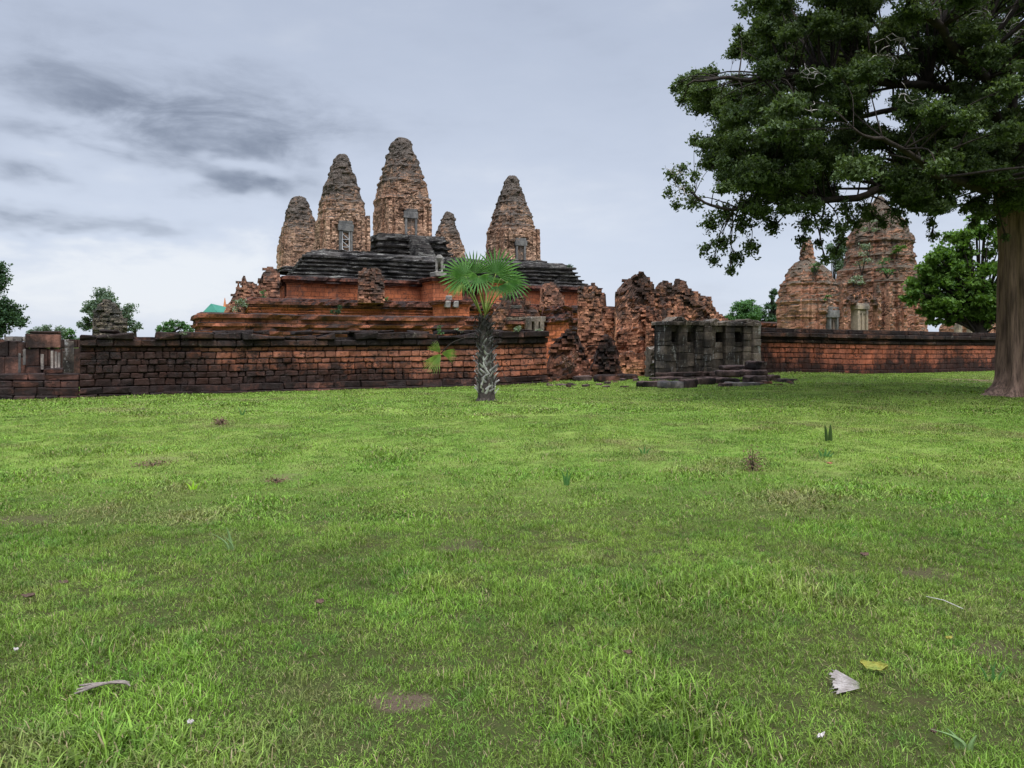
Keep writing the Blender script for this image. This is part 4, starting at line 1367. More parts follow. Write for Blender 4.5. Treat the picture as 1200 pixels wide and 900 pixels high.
geos += block_course(ga - 0.1, on_v(836, VG)[0], VG - 0.20, gh0 + 0.225, gh0 + 0.40, 0.25, 0.5, 0.6, 0.03, 0.05)
obj('plinth', bevelled(join(*geos), 0.025), M['fallen'], gh)
obj('shade_backing', box(ga + 0.1, gb2 - 0.1, VG + 0.49, VG + 0.7, gh0, ztop - 0.2), M['openshade'], gh)  # slab behind the openings, coloured near-black for the shade inside them
geos = []
for k in range(9):                                                     # right hand return wall
    za, zb_ = gh0 + (ztop - gh0) * k / 9, gh0 + (ztop - gh0) * (k + 1) / 9
    vv = VG - 0.02
    while vv < VG + 1.6:
        L = random.uniform(0.4, 0.8)
        geos.append(box(gb2 - 0.35, gb2 + random.uniform(-0.02, 0.07), vv + 0.01, vv + L - 0.01, za + 0.004, zb_ - 0.004, 0.015))
        vv += L
obj('return_wall', bevelled(join(*geos), 0.016), M['grey'], gh)
obj('rear_wall', ruin([], VG + 1.3, 0.5, gh0, res=0.12, amp=0.03, blk=0.03, seed=40, prof_uz=[(ga + 0.4, ztop - 1.2), (gb2 - 0.3, ztop - 0.5)], batter=0), M['grey'], gh)


# ---------------------------------------------------------------- fallen stones
def rock(name, label, px, py, wpx, hpx, depth, mat, group=None, rot=0.0, lift=0.0, seed=0, rnd=0.06):
    p = ground_at(px, py)
    w, h = wpx * p.y / F, hpx * p.y / F
    bm = bmesh.new()
    bmesh.ops.create_cube(bm, size=1.0)
    bmesh.ops.subdivide_edges(bm, edges=bm.edges[:], cuts=5, use_grid_fill=True)
    for v in bm.verts:
        x, y, z = v.co
        for _ in range(1):
            k = 1 - 0.16 * (abs(2 * x) ** 4 + abs(2 * y) ** 4 + abs(2 * z) ** 4 - 1) * 0.5
        c = Vector((x * k * w, y * k * depth, (z * k + 0.5) * h))
        n = Vector((x, y, z)).normalized()
        c += n * (rnd * (noise.noise(Vector((c.x * 2.5 + seed, c.y * 2.5, c.z * 3))) + 0.5 * noise.noise(Vector((c.x * 7 + seed, c.y * 7, c.z * 7)))))
        a = TH * 0.6 + rot
        v.co = Vector((c.x * math.cos(a) - c.y * math.sin(a), c.x * math.sin(a) + c.y * math.cos(a), c.z)) + p + Vector((0, depth * 0.45, lift - 0.03))
    return single(name, bm, mat, label, 'stone', p, group)


gsf = 'fallen stones in front of the grey gatehouse'
rock('fallen_stone', 'long dark stone lying in the grass, leftmost of the fallen stones', 768, 453.5, 44, 8, 0.5, M['fallen'], gsf, 0.1, 0, 1)
rock('fallen_stone', 'dark stone slab lying on top of the leftmost fallen stones', 783, 446, 38, 5, 0.5, M['fallen'], gsf, -0.1, 0, 2)
rock('fallen_stone', 'pale pinkish grey slab in the middle of the front row of fallen stones', 790, 455, 34, 9, 0.5, M['pillar'], gsf, 0.0, 0, 3)
rock('fallen_stone', 'squarish dark block at the foot of the gatehouse, right of the pale slab', 808, 454.5, 19, 11, 0.45, M['fallen'], gsf, 0.15, 0, 4)
rock('fallen_stone', 'dark block close against the gatehouse under its second opening', 828, 451, 24, 9, 0.4, M['fallen'], gsf, -0.1, 0, 5)
rock('fallen_stone', 'long rounded stone lowest in the stack by the gatehouse right corner', 853, 450, 30, 8, 0.5, M['fallen'], gsf, 0, 0, 6)
rock('fallen_stone', 'long flat pale stone nearest the camera under the gatehouse stack', 872, 452.5, 40, 5.5, 0.5, M['pillar'], gsf, -0.05, 0, 7)
rock('fallen_stone', 'small dark stone in front of the long rounded stone', 851, 453.5, 14, 6, 0.35, M['fallen'], gsf, 0.2, 0, 8)
rock('fallen_stone', 'dark block at the right end of the stack by the gatehouse', 886, 448.5, 28, 9, 0.5, M['fallen'], gsf, 0.1, 0, 9)
p_ = ground_at(868, 447)
rock('fallen_stone', 'flat dark slab in the middle layer of the gatehouse stack', 860, 447, 34, 7, 0.7, M['fallen'], gsf, 0, 0.22, 10)
rock('fallen_stone', 'dark slab in the right middle layer of the gatehouse stack', 884, 447, 34, 7, 0.7, M['fallen'], gsf, 0.1, 0.25, 11)
rock('fallen_stone', 'flat dark slab on top of the stack under the fourth opening', 862, 446, 32, 5, 0.6, M['fallen'], gsf, -0.06, 0.46, 12)
rock('fallen_stone', 'dark block topping the stack at the gatehouse corner', 888, 446.5, 22, 10, 0.6, M['fallen'], gsf, 0.1, 0.48, 13)
rock('fallen_stone', 'dark squarish stone just right of the gatehouse stack', 906, 446.5, 17, 8, 0.5, M['fallen'], gsf, 0.2, 0, 14)
rock('fallen_stone', 'small separate block in the grass farthest right, before the red wall', 922, 448, 16, 5, 0.4, M['fallen'], gsf, 0.0, 0, 15)
rock('fallen_stone', 'flat reddish stone in the grass below the tall brick pillar', 712, 447.5, 30, 9, 0.5, M['plinth'], gsf, 0.05, 0, 16)
rock('fallen_stone', 'thin flat slab lying in the grass below the dark rubble heap', 663, 452, 25, 2.5, 0.5, M['fallen'], gsf, 0.0, 0, 17)
rock('fallen_stone', 'dark block between rubble heap and brick pillar foot', 683, 446.5, 22, 7, 0.5, M['fallen'], gsf, 0.1, 0, 18)
rock('fallen_stone', 'low reddish block at the foot of the big gate ruin', 735, 445, 26, 7, 0.5, M['plinth'], gsf, -0.1, 0, 19)

for i in range(26):
    bx_, by_ = random.choice(((random.uniform(640, 735), random.uniform(449, 455)), (random.uniform(715, 775), random.uniform(446, 451)), (random.uniform(890, 935), random.uniform(446, 452))))
    rock('broken_brick', 'small broken brick lying in the grass at the foot of the gate ruins', bx_, by_, random.uniform(4, 9), random.uniform(2, 4.5), random.uniform(.15, .3), M['fallen'] if i % 3 else M['loosedark'], 'broken bricks in the grass', random.uniform(-1, 1), 0, i, 0.03)

# ---------------------------------------------------------------- left ruin
lr = thing('gallery_ruin', 'low brown roofless gallery ruin with pale posts, beyond the wall left end', 'ruin', W(on_v(40, VW)[0], VW, 0))
a0, a1 = on_v(-160, VW)[0], UL0 - 0.01
zl = lambda py: (lambda u: zpx(py, W(u, VW, 0).y))
gl = lambda u: gz(*W(u, VW, 0).xy) - 0.06
geos = block_course(a0, a1, VW - 0.22, gl, zl(463), 0.5, 1.1, 0.7, 0.02, 0.03)
geos += block_course(a0, a1, VW - 0.12, zl(463), zl(454), 0.4, 0.8, 0.7, 0.02, 0.03)
geos += block_course(a0, a1, VW - 0.06, zl(454), zl(446), 0.4, 0.8, 0.7, 0.02, 0.04)
geos += block_course(a0, a1, VW + 0.05, zl(446), zl(438), 0.4, 0.8, 0.7, 0.02, 0.05)
geos += block_course(on_v(50, VW)[0], a1, VW + 0.15, zl(438), zl(432), 0.3, 0.6, 0.5, 0.03, 0.05, miss=0.2)
obj('plinth', bevelled(join(*geos), 0.02), M['plinth'], lr)
VB = 26.6
bl = lambda py: (lambda u: zpx(py, W(u, VB, 0).y))
b0, b1, b2 = on_v(-160, VB)[0], on_v(30, VB)[0], on_v(71, VB)[0]
geos = block_course(b0, b1, VB, 0.3, bl(418), 0.25, 0.5, 0.6, 0.015, 0.05)
geos += block_course(b0, b1, VB + 0.05, bl(418), lambda u: bl(401 + 2 * math.sin(u * 5))(u), 0.2, 0.5, 0.55, 0.02, 0.05)
geos += block_course(b1, b2, VB - 0.2, 0.3, bl(429), 0.3, 0.6, 0.9, 0.015, 0.04)
geos += block_course(b1, b2, VB - 0.05, bl(429), bl(408), 0.18, 0.4, 0.8, 0.012, 0.04)
geos += block_course(b1, b2, VB - 0.08, bl(408), lambda u: bl(391)(u) + 0.02 * math.sin(u * 4), 0.4, 0.7, 0.8, 0.015, 0.02)
bw_ = block_course(b0, UL0 + 1.5, VB + 3.2, 0.1, lambda u: zpx(408, W(u, VB + 3.2, 0).y), 0.3, 0.7, 0.6, 0.02, 0.04)
bw_ += block_course(b0, UL0 + 1.0, VB + 3.25, lambda u: zpx(408, W(u, VB + 3.2, 0).y), lambda u: zpx(399, W(u, VB + 3.2, 0).y) + 0.06 * math.sin(u * 3), 0.3, 0.7, 0.6, 0.02, 0.04)
obj('back_wall', bevelled(join(*bw_), 0.018), M['brownblock'], lr)
obj('wall_blocks', bevelled(join(*geos), 0.018), M['brownblock'], lr)
geos = block_course(b1 + 0.1, b2 - 0.02, VB - 0.1, bl(391), lambda u: bl(387)(u) - 0.05 * abs(u - (b1 + b2) / 2), 0.4, 0.8, 0.6, 0.02, 0.03)
obj('coping', bevelled(join(*geos), 0.02), M['coping'], lr)
geos = block_course(on_v(4, VB)[0], on_v(31, VB)[0], VB + 0.1, bl(400.5), bl(394), 0.18, 0.24, 0.3, 0.015, 0.02)
obj('loose_stones', bevelled(join(*geos), 0.02), M['pillar'], lr)
for (px, t_, b_, w_) in ((49.5, 415, 433, .035), (61, 411, 432, .035), (65.5, 412, 432, .03), (69, 413, 432, .03), (23, 414, 437, .03), (28.5, 409, 428, .035)):
    u_, Y_ = on_v(px, VB - 0.3)
    obj('post', bevelled(box(u_ - w_, u_ + w_, VB - 0.34, VB - 0.24, zpx(b_, Y_), zpx(t_, Y_), 0.008), 0.008), M['pillar'], lr)
for (px, t_, b_, w_) in ((79, 398, 431, .06), (84, 400, 431, .06), (76, 412, 431, .05)):
    u_, Y_ = on_v(px, VB + 1.3)
    obj('pillar', bevelled(box(u_ - w_, u_ + w_, VB + 1.2, VB + 1.35, 0.2, zpx(t_, Y_), 0.02), 0.012), M['grey'], lr)

ruin_thing('brick_ruin', 'pale brown brick ruin lump in front of the round tree, above the left wall', 'ruin',
           [(108, 392), (108.5, 372), (111, 360), (116, 354), (122, 350.5), (129, 350), (135, 352), (140, 358), (144, 366), (148, 376), (150, 392)],
           50.0, 2.6, 0.0, M['brickpale'], bk=dict(seed=41, bl=(.25, .5), bh=.15, rough=.08, erode=.35, pil=.1, miss=.1), res=0.13, amp=0.07, blk=0.05, seed=41, batter=0.05)


# ---------------------------------------------------------------- canopy, spire, lion
ctr = P(249, 372, 64)
cp = thing('green_canopy', 'green cloth canopy with a peaked roof, left behind the pyramid', 'canopy', (ctr.x, ctr.y, 0))
za, zr = zpx(371.5, 64), zpx(356, 64)
xa, xb, xm = P(237, 0, 64).x, P(268, 0, 64).x, P(249.5, 0, 64).x
rv = [(xa, 63.2, za), (xb, 62.2, za), (xb, 66, za), (xa, 67, za), (xm, 63.6, zr), (xm + 1.2, 65.5, zr - 0.35)]
rf_ = [(0, 1, 4), (1, 5, 4), (1, 2, 5), (2, 3, 5), (3, 4, 5), (3, 0, 4)]
rv2 = [(x, y, z - 0.05) for x, y, z in rv]
obj('roof', join((rv, rf_), (rv2, [f[::-1] for f in rf_])), plain('green_cloth', (0.03, 0.125, 0.085), (0.045, 0.16, 0.11), 1.0, 0.7, 0.0), cp)
for (x, y, z) in rv[:4]:
    obj('post', tube([(x, y, -0.1), (x, y, z - 0.02)], 0.05, 8), M['pillar'], cp)
p = P(263.5, 372, 66)
single('spire', join(tube([(p.x, p.y, 0), (p.x, p.y, p.z)], 0.25, 8), tube([(p.x, p.y, p.z), (p.x, p.y, p.z + 0.5), (p.x, p.y, zpx(349, 66))], [0.28, 0.2, 0.02], 8)),
       plain('orange_spire_paint', (0.55, 0.2, 0.08), (0.4, 0.16, 0.08), 2), 'small orange pointed spire beside the green canopy', 'spire', (p.x, p.y, 0))

u_, Y_ = on_v(515, 53.6)
lb = W(u_, 53.6, zpx(324, Y_))
s = 6.2 / F * Y_ * 1.0
hgt = zpx(298, Y_) - lb.z


def lp(a, b, c):
    return lb + Vector((a * hgt, b * hgt, c * hgt))


lion = thing('lion_statue', 'pale headless standing lion statue on the stair block left of the palm', 'statue', lb)
obj('pedestal', bevelled(box(u_ - 0.42, u_ + 0.42, 53.2, 54.5, lb.z - 0.02, lb.z + hgt * 0.2, 0.03), 0.04), M['statue'], lion)
parts = [tube([lp(0, .35, .52), lp(0, .2, .6), lp(0, 0, .72), lp(0, -.08, .86), lp(0, -.09, .97)], [.1 * hgt, .17 * hgt, .18 * hgt, .16 * hgt, .09 * hgt], 12)]
for sx_ in (-1, 1):
    parts.append(tube([lp(.11 * sx_, -.06, .75), lp(.12 * sx_, -.09, .5), lp(.12 * sx_, -.1, .26), lp(.12 * sx_, -.15, .19)], [.085 * hgt, .06 * hgt, .055 * hgt, .06 * hgt], 8))
    parts.append(tube([lp(.12 * sx_, .3, .55), lp(.14 * sx_, .25, .36), lp(.13 * sx_, .34, .24), lp(.13 * sx_, .25, .19)], [.11 * hgt, .08 * hgt, .05 * hgt, .05 * hgt], 8))
ob = obj('lion_body', join(*parts), M['statue'], lion, True)
rm = ob.modifiers.new('join', 'REMESH')
rm.mode = 'VOXEL'
rm.voxel_size = 0.03
rm.use_smooth_shade = True

for (px, py, v_, h_, lb_) in ((526, 351, 50.2, 9, 'small white grey stone stump on the lower stair block, upper one'), (524, 357, 49.8, 8, 'small white grey stone on the left edge of the lower stair block'), (534, 357, 49.8, 8, 'small white grey stone on the right edge of the lower stair block')):
    u_, Y_ = on_v(px, v_)
    zb_ = zpx(py, Y_)
    w_ = 3.2 * Y_ / F
    single('stone_stump', bevelled(box(u_ - w_, u_ + w_, v_ - w_, v_ + w_, zb_ - 0.2, zb_ + (h_ * 0.5) * Y_ / F, 0.05), 0.05), M['statue'], lb_, 'stone', W(u_, v_, zb_), 'small stones on the stair blocks')


# ---------------------------------------------------------------- foliage
def leaf_arrays(cent, size, up=0.55, droop=0.35, aspect=0.5, outward=None):
    n = len(cent)
    d_ = rng.normal(size=(n, 3))
    d_[:, 2] -= droop
    if outward is not None: d_ += outward * 0.8
    d_ /= np.linalg.norm(d_, axis=1)[:, None]
    nr = rng.normal(size=(n, 3)) * 0.75
    nr[:, 2] += up * 1.6
    b = np.cross(nr, d_)
    b /= np.linalg.norm(b, axis=1)[:, None] + 1e-9
    nn_ = np.cross(d_, b)
    s_ = (size * rng.uniform(0.65, 1.3, n))[:, None]
    v0 = cent - d_ * s_ * 0.5
    v1 = cent + b * s_ * aspect * 0.5 + nn_ * s_ * 0.08
    v2 = cent + d_ * s_ * 0.5
    v3 = cent - b * s_ * aspect * 0.5 + nn_ * s_ * 0.08
    V = np.stack([v0, v1, v2, v3], 1).reshape(-1, 3)
    i = np.arange(n)[:, None] * 4
    T = np.concatenate([i + np.array([[0, 1, 2]]), i + np.array([[0, 2, 3]])])
    return V, T


def cloud(c, r, n, squash=0.8, shell=0.5):
    """points in a lumpy ball, denser towards its outside"""
    p = rng.normal(size=(n, 3))
    p /= np.linalg.norm(p, axis=1)[:, None]
    rad = rng.uniform(0, 1, n) ** shell
    lump = 0.75 + 0.35 * np.sin(p[:, 0] * 4 + c[0]) * np.cos(p[:, 1] * 5 + c[1]) + 0.2 * np.sin(p[:, 2] * 6 + c[2] * 3)
    q_ = p * (rad * lump)[:, None] * r
    q_[:, 2] *= squash
    return q_ + np.array(c)


def make_tree(name, label, cat, base, trunk_top, r0, clumps, lsize, per, leaf, bark, group=None, up=0.55, squash=0.85, shell=0.5, limb_r=0.2, aspect=0.55):
    t = thing(name, label, cat, base, group)
    b, tt = Vector(base), Vector(trunk_top)
    L = (tt - b).length
    pts_ = curve_pts([b - Vector((0, 0, .2)), b + (tt - b) * 0.35 + Vector((0.04 * L, 0, 0)), tt], 5)
    n = len(pts_)
    obj('trunk', tube(pts_, [r0 * (1.25 - 0.6 * i / (n - 1)) for i in range(n)], 10), bark, t, True)
    lg = []
    for (c, r) in clumps:
        c = Vector(c)
        st = b.lerp(tt, random.uniform(0.65, 1.0))
        mid = st.lerp(c, 0.5) + Vector((0, 0, 0.12 * (c - st).length))
        pp = curve_pts([st, mid, c], 3)
        lg.append(tube(pp, [limb_r * r0 * (1 - 0.8 * i / (len(pp) - 1)) for i in range(len(pp))], 5))
    obj('limbs', join(*lg), bark, t, True)
    P_, S_ = [], []
    for (c, r) in clumps:
        k = max(20, int(per * r * r))
        P_.append(cloud(c, r, k, squash, shell))
    Pn = np.concatenate(P_)
    V, T = leaf_arrays(Pn, np.full(len(Pn), lsize), up, 0.2, aspect)
    np_mesh('crown', V, T, leaf, t)
    return t


def far_tree(label, px, pyb, Y, trunk_px, blobs, lpx, leaf, name='tree', cat='tree', group=None, per=None, sub=7, squash=0.85):
    """crown from sub-clumps round each lobe (px, py, radius px)"""
    base = (P(px, 0, Y).x, Y, -0.1)
    k = Y / F
    cl_ = []
    zt = 0
    for (bx, by, br) in blobs:
        c0 = P(bx, by, Y)
        for _ in range(sub):
            dvec = Vector(rng.normal(size=3)).normalized() * (br * k * random.uniform(0.35, 0.72))
            dvec.y *= 1.1
            cl_.append((tuple(c0 + dvec), br * k * random.uniform(0.4, 0.62)))
    zt = min(P(b[0], b[1], Y).z for b in blobs)
    dens = (per or 26) / (lpx * k) ** 2
    return make_tree(name, label, cat, base, (base[0], Y, max(1.5, zt)), trunk_px * k, cl_, lpx * k, dens, leaf, M['barkdark'], group, squash=squash)


far_tree('dark bushy tree cut off by the left edge of the photo', -14, 460, 62, 5, [(-8, 322, 24), (2, 366, 26), (-25, 345, 34), (20, 377, 13), (-12, 385, 24)], 3.4, M['leafdark'], group='trees beyond the walls', sub=9)
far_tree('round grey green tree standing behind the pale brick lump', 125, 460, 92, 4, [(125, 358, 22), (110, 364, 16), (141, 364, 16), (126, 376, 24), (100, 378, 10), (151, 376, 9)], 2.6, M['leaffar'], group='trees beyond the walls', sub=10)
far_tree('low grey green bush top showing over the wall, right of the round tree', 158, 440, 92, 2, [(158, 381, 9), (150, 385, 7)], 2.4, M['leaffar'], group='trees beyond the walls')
far_tree('pale green flat tree top showing over the black coping near the canopy', 204, 440, 110, 3, [(198, 383, 11), (212, 381, 9), (190, 386, 8), (221, 387, 7)], 2.4, M['leafmid'], group='trees beyond the walls')
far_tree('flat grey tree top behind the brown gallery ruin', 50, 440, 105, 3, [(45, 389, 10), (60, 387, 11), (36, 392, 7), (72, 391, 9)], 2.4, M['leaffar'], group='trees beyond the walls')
far_tree('bright green tree top right of the brown gallery ruin', 82, 440, 110, 3, [(80, 391, 10), (87, 398, 8), (74, 402, 9)], 2.4, M['leafmid'], group='trees beyond the walls')
far_tree('rounded green tree behind the grey gatehouse', 873, 440, 88, 4, [(873, 362, 15), (860, 369, 13), (886, 368, 12), (874, 376, 20)], 2.6, M['leafmid'], group='trees beyond the walls', sub=10)
far_tree('darker green tree close left of the squat red tower', 903, 440, 92, 4, [(906, 345, 8), (903, 362, 11), (897, 374, 14), (911, 372, 13), (910, 356, 8)], 2.6, M['leafdark'], group='trees beyond the walls', sub=9)
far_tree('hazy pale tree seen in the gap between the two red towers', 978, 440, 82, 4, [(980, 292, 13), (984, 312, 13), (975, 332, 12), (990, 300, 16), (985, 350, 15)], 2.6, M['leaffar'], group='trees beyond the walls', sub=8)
bt = far_tree('bright green leafy tree between broad red tower and thick trunk', 1148, 440, 46, 9,
         [(1125, 285, 24), (1150, 262, 20), (1100, 305, 28), (1140, 312, 34), (1080, 330, 22), (1070, 347, 16), (1110, 342, 30), (1152, 350, 26), (1088, 362, 15), (1125, 366, 18), (1155, 378, 13), (1095, 372, 13), (1170, 300, 30), (1180, 345, 30), (1118, 376, 14), (1146, 368, 20), (1170, 374, 16), (1100, 360, 22), (1130, 345, 30), (1105, 325, 26)], 5.2, M['leafbright'], group='trees beyond the walls', sub=9, per=34, squash=0.7)

# ---------------------------------------------------------------- the big tree
YT = 21.3
tb = ground_at(1206, 467)
YT = tb.y
big = thing('big_tree', 'huge spreading broadleaf tree with thick fluted trunk at the right edge', 'tree', tb)


def trunk_ring(z, cx, cy, r, fl):
    ring = []
    for j in range(120):
        a_ = 2 * math.pi * j / 120
        rr = r * (1 + 0.06 * math.sin(a_ * 9 + z * 0.35) + 0.035 * math.sin(a_ * 19 + 1 + z * 0.6) + 0.06 * noise.noise(Vector((math.cos(a_) * 2, math.sin(a_) * 2, z * 0.8))))
        root = sum(max(0.0, math.cos(a_ - ra)) ** rp * rl for ra, rp, rl in ((math.pi * 1.04, 40, 1.25), (math.pi * 1.2, 60, 0.4), (math.pi * 1.36, 50, 0.55), (math.pi * 1.53, 60, 0.42), (math.pi * 1.7, 50, 0.55), (0.1, 24, 1.2), (math.pi * 0.6, 24, 0.9), (math.pi * 0.85, 40, 0.7)))
        rr += fl * root + 0.20 * fl * abs(math.sin(a_ * 5.5 + 0.4)) ** 0.7 - 0.06 * fl
        ring.append(Vector((cx + math.cos(a_) * rr, cy + math.sin(a_) * rr, z)))
    return ring


k_ = YT / F
rings = []
N_ = 46
for i in range(N_ + 1):
    t = i / N_
    z = tb.z - 0.12 + t * (zpx(196, YT) - tb.z)
    r = (32 + 3 * math.exp(-t * 6) - 2 * t + (6 * max(0, t - .8) / .2)) * k_
    fl = math.exp(-((z - tb.z) / 0.2)) * 0.62 + 0.09 * math.exp(-((z - tb.z) / 1.2))
    rings.append(trunk_ring(z, tb.x * (YT + 0.9) / YT - 0.05 * t, YT + 0.9, r, min(fl, 1.0)))
obj('trunk', loft(rings, True, False), M['bark'], big, True)
tree_y = YT + 0.9


def TP(px, py, dy):
    return P(px, py, tree_y + dy)


limbs = [
    [(1200, 215, 0), (1150, 170, -.6), (1090, 195, -1.2), (1030, 220, -1.6), (960, 234, -2), (900, 228, -2.4), (850, 244, -2.7), (815, 225, -2.8)],
    [(1196, 205, 0), (1140, 120, -1), (1050, 95, -1.8), (950, 85, -2.4), (860, 96, -3), (805, 100, -3.2)],
    [(1202, 215, 0), (1188, 110, .3), (1172, 10, .6), (1120, -110, .5)],
    [(1210, 215, 0), (1260, 90, .4), (1330, -60, .2)],
    [(1196, 205, .4), (1120, 150, 2.2), (1030, 130, 4), (930, 150, 5.2), (850, 140, 5.8)],
    [(1194, 205, -.4), (1140, 80, -3), (1040, -20, -4.6), (930, -60, -5.2)],
    [(1212, 205, -.2), (1290, 130, -2), (1400, 90, -3)],
    [(1212, 205, .6), (1270, 140, 3), (1360, 80, 5)],
    [(1205, 215, .8), (1180, 90, 4), (1130, -20, 6.5)],
    [(1192, 210, -.6), (1130, 215, -2.6), (1070, 180, -4.2), (1000, 150, -5.2)],
]
lg, skel = [], []
for li in limbs:
    pp = curve_pts([TP(*q_) for q_ in li], 7)
    for i in range(2, len(pp) - 1):
        pp[i] = pp[i] + Vector((fbm(pp[i], 0.9, 2, 2), fbm(pp[i], 0.9, 5, 2), fbm(pp[i], 0.9, 8, 2))) * 0.22
    n = len(pp)
    r0 = 0.19
    lg.append(tube(pp, [r0 * (1 - 0.88 * (i / (n - 1)) ** 0.8) for i in range(n)], 10))
    skel += [(p, r0 * (1 - 0.88 * (i / (n - 1)) ** 0.8)) for i, p in enumerate(pp) if i > 3]

outline = [(868, -8), (884, 18), (866, 45), (848, 66), (836, 78), (800, 86), (782, 92), (786, 108), (806, 130), (808, 152), (818, 178), (836, 205), (850, 218), (905, 222), (960, 236), (1000, 235), (1040, 232), (1090, 232), (1130, 232), (1190, 222), (1250, 228), (1380, 205), (1420, 60), (1340, -160), (1120, -230), (930, -170), (860, -90)]


def inside(x, y, poly):
    c_ = False
    for i in range(len(poly)):
        (x1, y1), (x2, y2) = poly[i], poly[i - 1]
        if (y1 > y) != (y2 > y) and x < (x2 - x1) * (y - y1) / (y2 - y1) + x1: c_ = not c_
    return c_


clumps = []
tries = 0
while len(clumps) < 470 and tries < 20000:
    tries += 1
    x, y = random.uniform(780, 1420), random.uniform(-220, 240)
    r = random.uniform(0.38, 0.85)
    rp = r / k_ * 0.75
    if not (inside(x, y, outline) and inside(x - rp * 0.8, y, outline) and inside(x, y - rp * 0.4, outline) and inside(x, y + rp * 0.5, outline)): continue
    wdt = 6.0 * min(1.0, 0.35 + 0.65 * math.sqrt(max(0, 1 - ((x - 1200) / 440) ** 2)))
    dy = random.uniform(-1, 1) * wdt
    if y > 150 and abs(dy) < 1.5 and random.random() < 0.3: continue
    k2 = (tree_y + dy) / tree_y
    clumps.append((TP(x, y, dy), r * k2))
low_zone = [(805, 160), (1110, 160), (1120, 246), (1010, 240), (850, 246), (826, 205)]
n0 = len(clumps)
while len(clumps) < n0 + 75:
    x, y = random.uniform(800, 1120), random.uniform(160, 246)
    if inside(x, y, low_zone):
        dy = random.uniform(-3.6, 2.5)
        clumps.append((TP(x, y, dy), random.uniform(0.28, 0.55)))
n0 = len(clumps)
while len(clumps) < n0 + 55:
    x, y = random.uniform(800, 960), random.uniform(88, 228)
    if inside(x - 8, y, outline):
        clumps.append((TP(x, y, random.uniform(-3.8, 2.0)), random.uniform(0.3, 0.5)))
n0 = len(clumps)
while len(clumps) < n0 + 55:
    x, y = random.uniform(872, 1150), random.uniform(-40, 75)
    if inside(x, y, outline):
        clumps.append((TP(x, y, random.uniform(-3.5, 2.5)), random.uniform(0.35, 0.6)))
n0 = len(clumps)
while len(clumps) < n0 + 60:
    x, y = random.uniform(1080, 1270), random.uniform(30, 250)
    clumps.append((TP(x, y, random.uniform(-3.2, -0.9)), random.uniform(0.35, 0.65)))
# lower fringe: hanging sprays at the ends of the limbs, with sky between them
fringe = [(812, 238, 14), (832, 262, 16), (846, 285, 15), (862, 302, 13), (856, 318, 8), (880, 290, 14), (826, 292, 10), (836, 306, 9), (905, 265, 15), (893, 250, 18), (870, 262, 17), (850, 250, 16), (918, 245, 13),
          (945, 262, 15), (940, 282, 11), (960, 285, 8), (968, 262, 15), (985, 268, 13), (978, 296, 11), (966, 305, 8), (985, 282, 10), (1002, 262, 13), (1020, 252, 14), (1035, 262, 10), (1012, 245, 14), (1050, 248, 14), (1060, 262, 7),
          (1075, 240, 12), (1090, 262, 8), (1093, 277, 8), (1092, 250, 7), (1110, 242, 10), (1130, 245, 10), (1150, 240, 14), (1172, 245, 16), (1185, 262, 14), (1192, 235, 18), (1160, 222, 16), (815, 165, 12), (800, 118, 10), (797, 96, 9), (815, 90, 12), (790, 104, 7),
          (955, 245, 14), (925, 232, 15), (990, 245, 14), (870, 240, 14), (1140, 262, 8), (1165, 262, 12), (1178, 278, 7), (865, 35, 9), (872, 12, 9), (862, 55, 9)]
for (x, y, rp) in fringe:
    dy = random.uniform(-2.6, -0.6) if x < 1120 else random.uniform(-1.2, 0.6)
    clumps.append((TP(x, y, dy), rp * k_ * 0.95))
sparse = [(786, 205, 9), (800, 198, 9), (784, 226, 8), (806, 222, 9), (793, 240, 8), (795, 212, 8), (815, 206, 9)]
fr_n = len(fringe)
for ci, (c, r) in enumerate(clumps):
    best, br = min(skel, key=lambda s_: (s_[0] - c).length + 0.35 * max(0, s_[0].z - c.z + 0.5))
    mid = best.lerp(c, 0.55) + Vector((random.uniform(-.2, .2), random.uniform(-.2, .2), random.uniform(0, .25)))
    pp = curve_pts([best, mid, c], 4)
    rr = min(br * 0.45, 0.012 + 0.013 * (c - best).length)
    lg.append(tube(pp, [rr * (1 - 0.75 * i / (len(pp) - 1)) for i in range(len(pp))], 5))
    for _ in range(3):
        e_ = c + Vector(rng.normal(size=3)).normalized() * r * 0.9
        lg.append(tube([pp[-3], c.lerp(e_, 0.4), e_], [rr * 0.4, rr * 0.25, 0.004], 4))
obj('limbs', join(*lg), M['barkdark'], big, True)
P_ = []
for ci, (c, r) in enumerate(clumps):
    isf = ci >= len(clumps) - fr_n
    P_.append(cloud(c, r * (1.0 if not isf else 1.1), int((3900 if not isf else 2900) * r * r) + 30, 0.62 if not isf else 0.95, 0.5))
for (x, y, rp) in sparse:
    P_.append(cloud(TP(x, y, -2.7), rp * k_ * 1.2, 110, 0.9, 0.5))
Pn = np.concatenate(P_)
V, T = leaf_arrays(Pn, np.full(len(Pn), 0.108), 0.6, 0.5, 0.5)
np_mesh('crown', V, T, M['leafbig'], big)
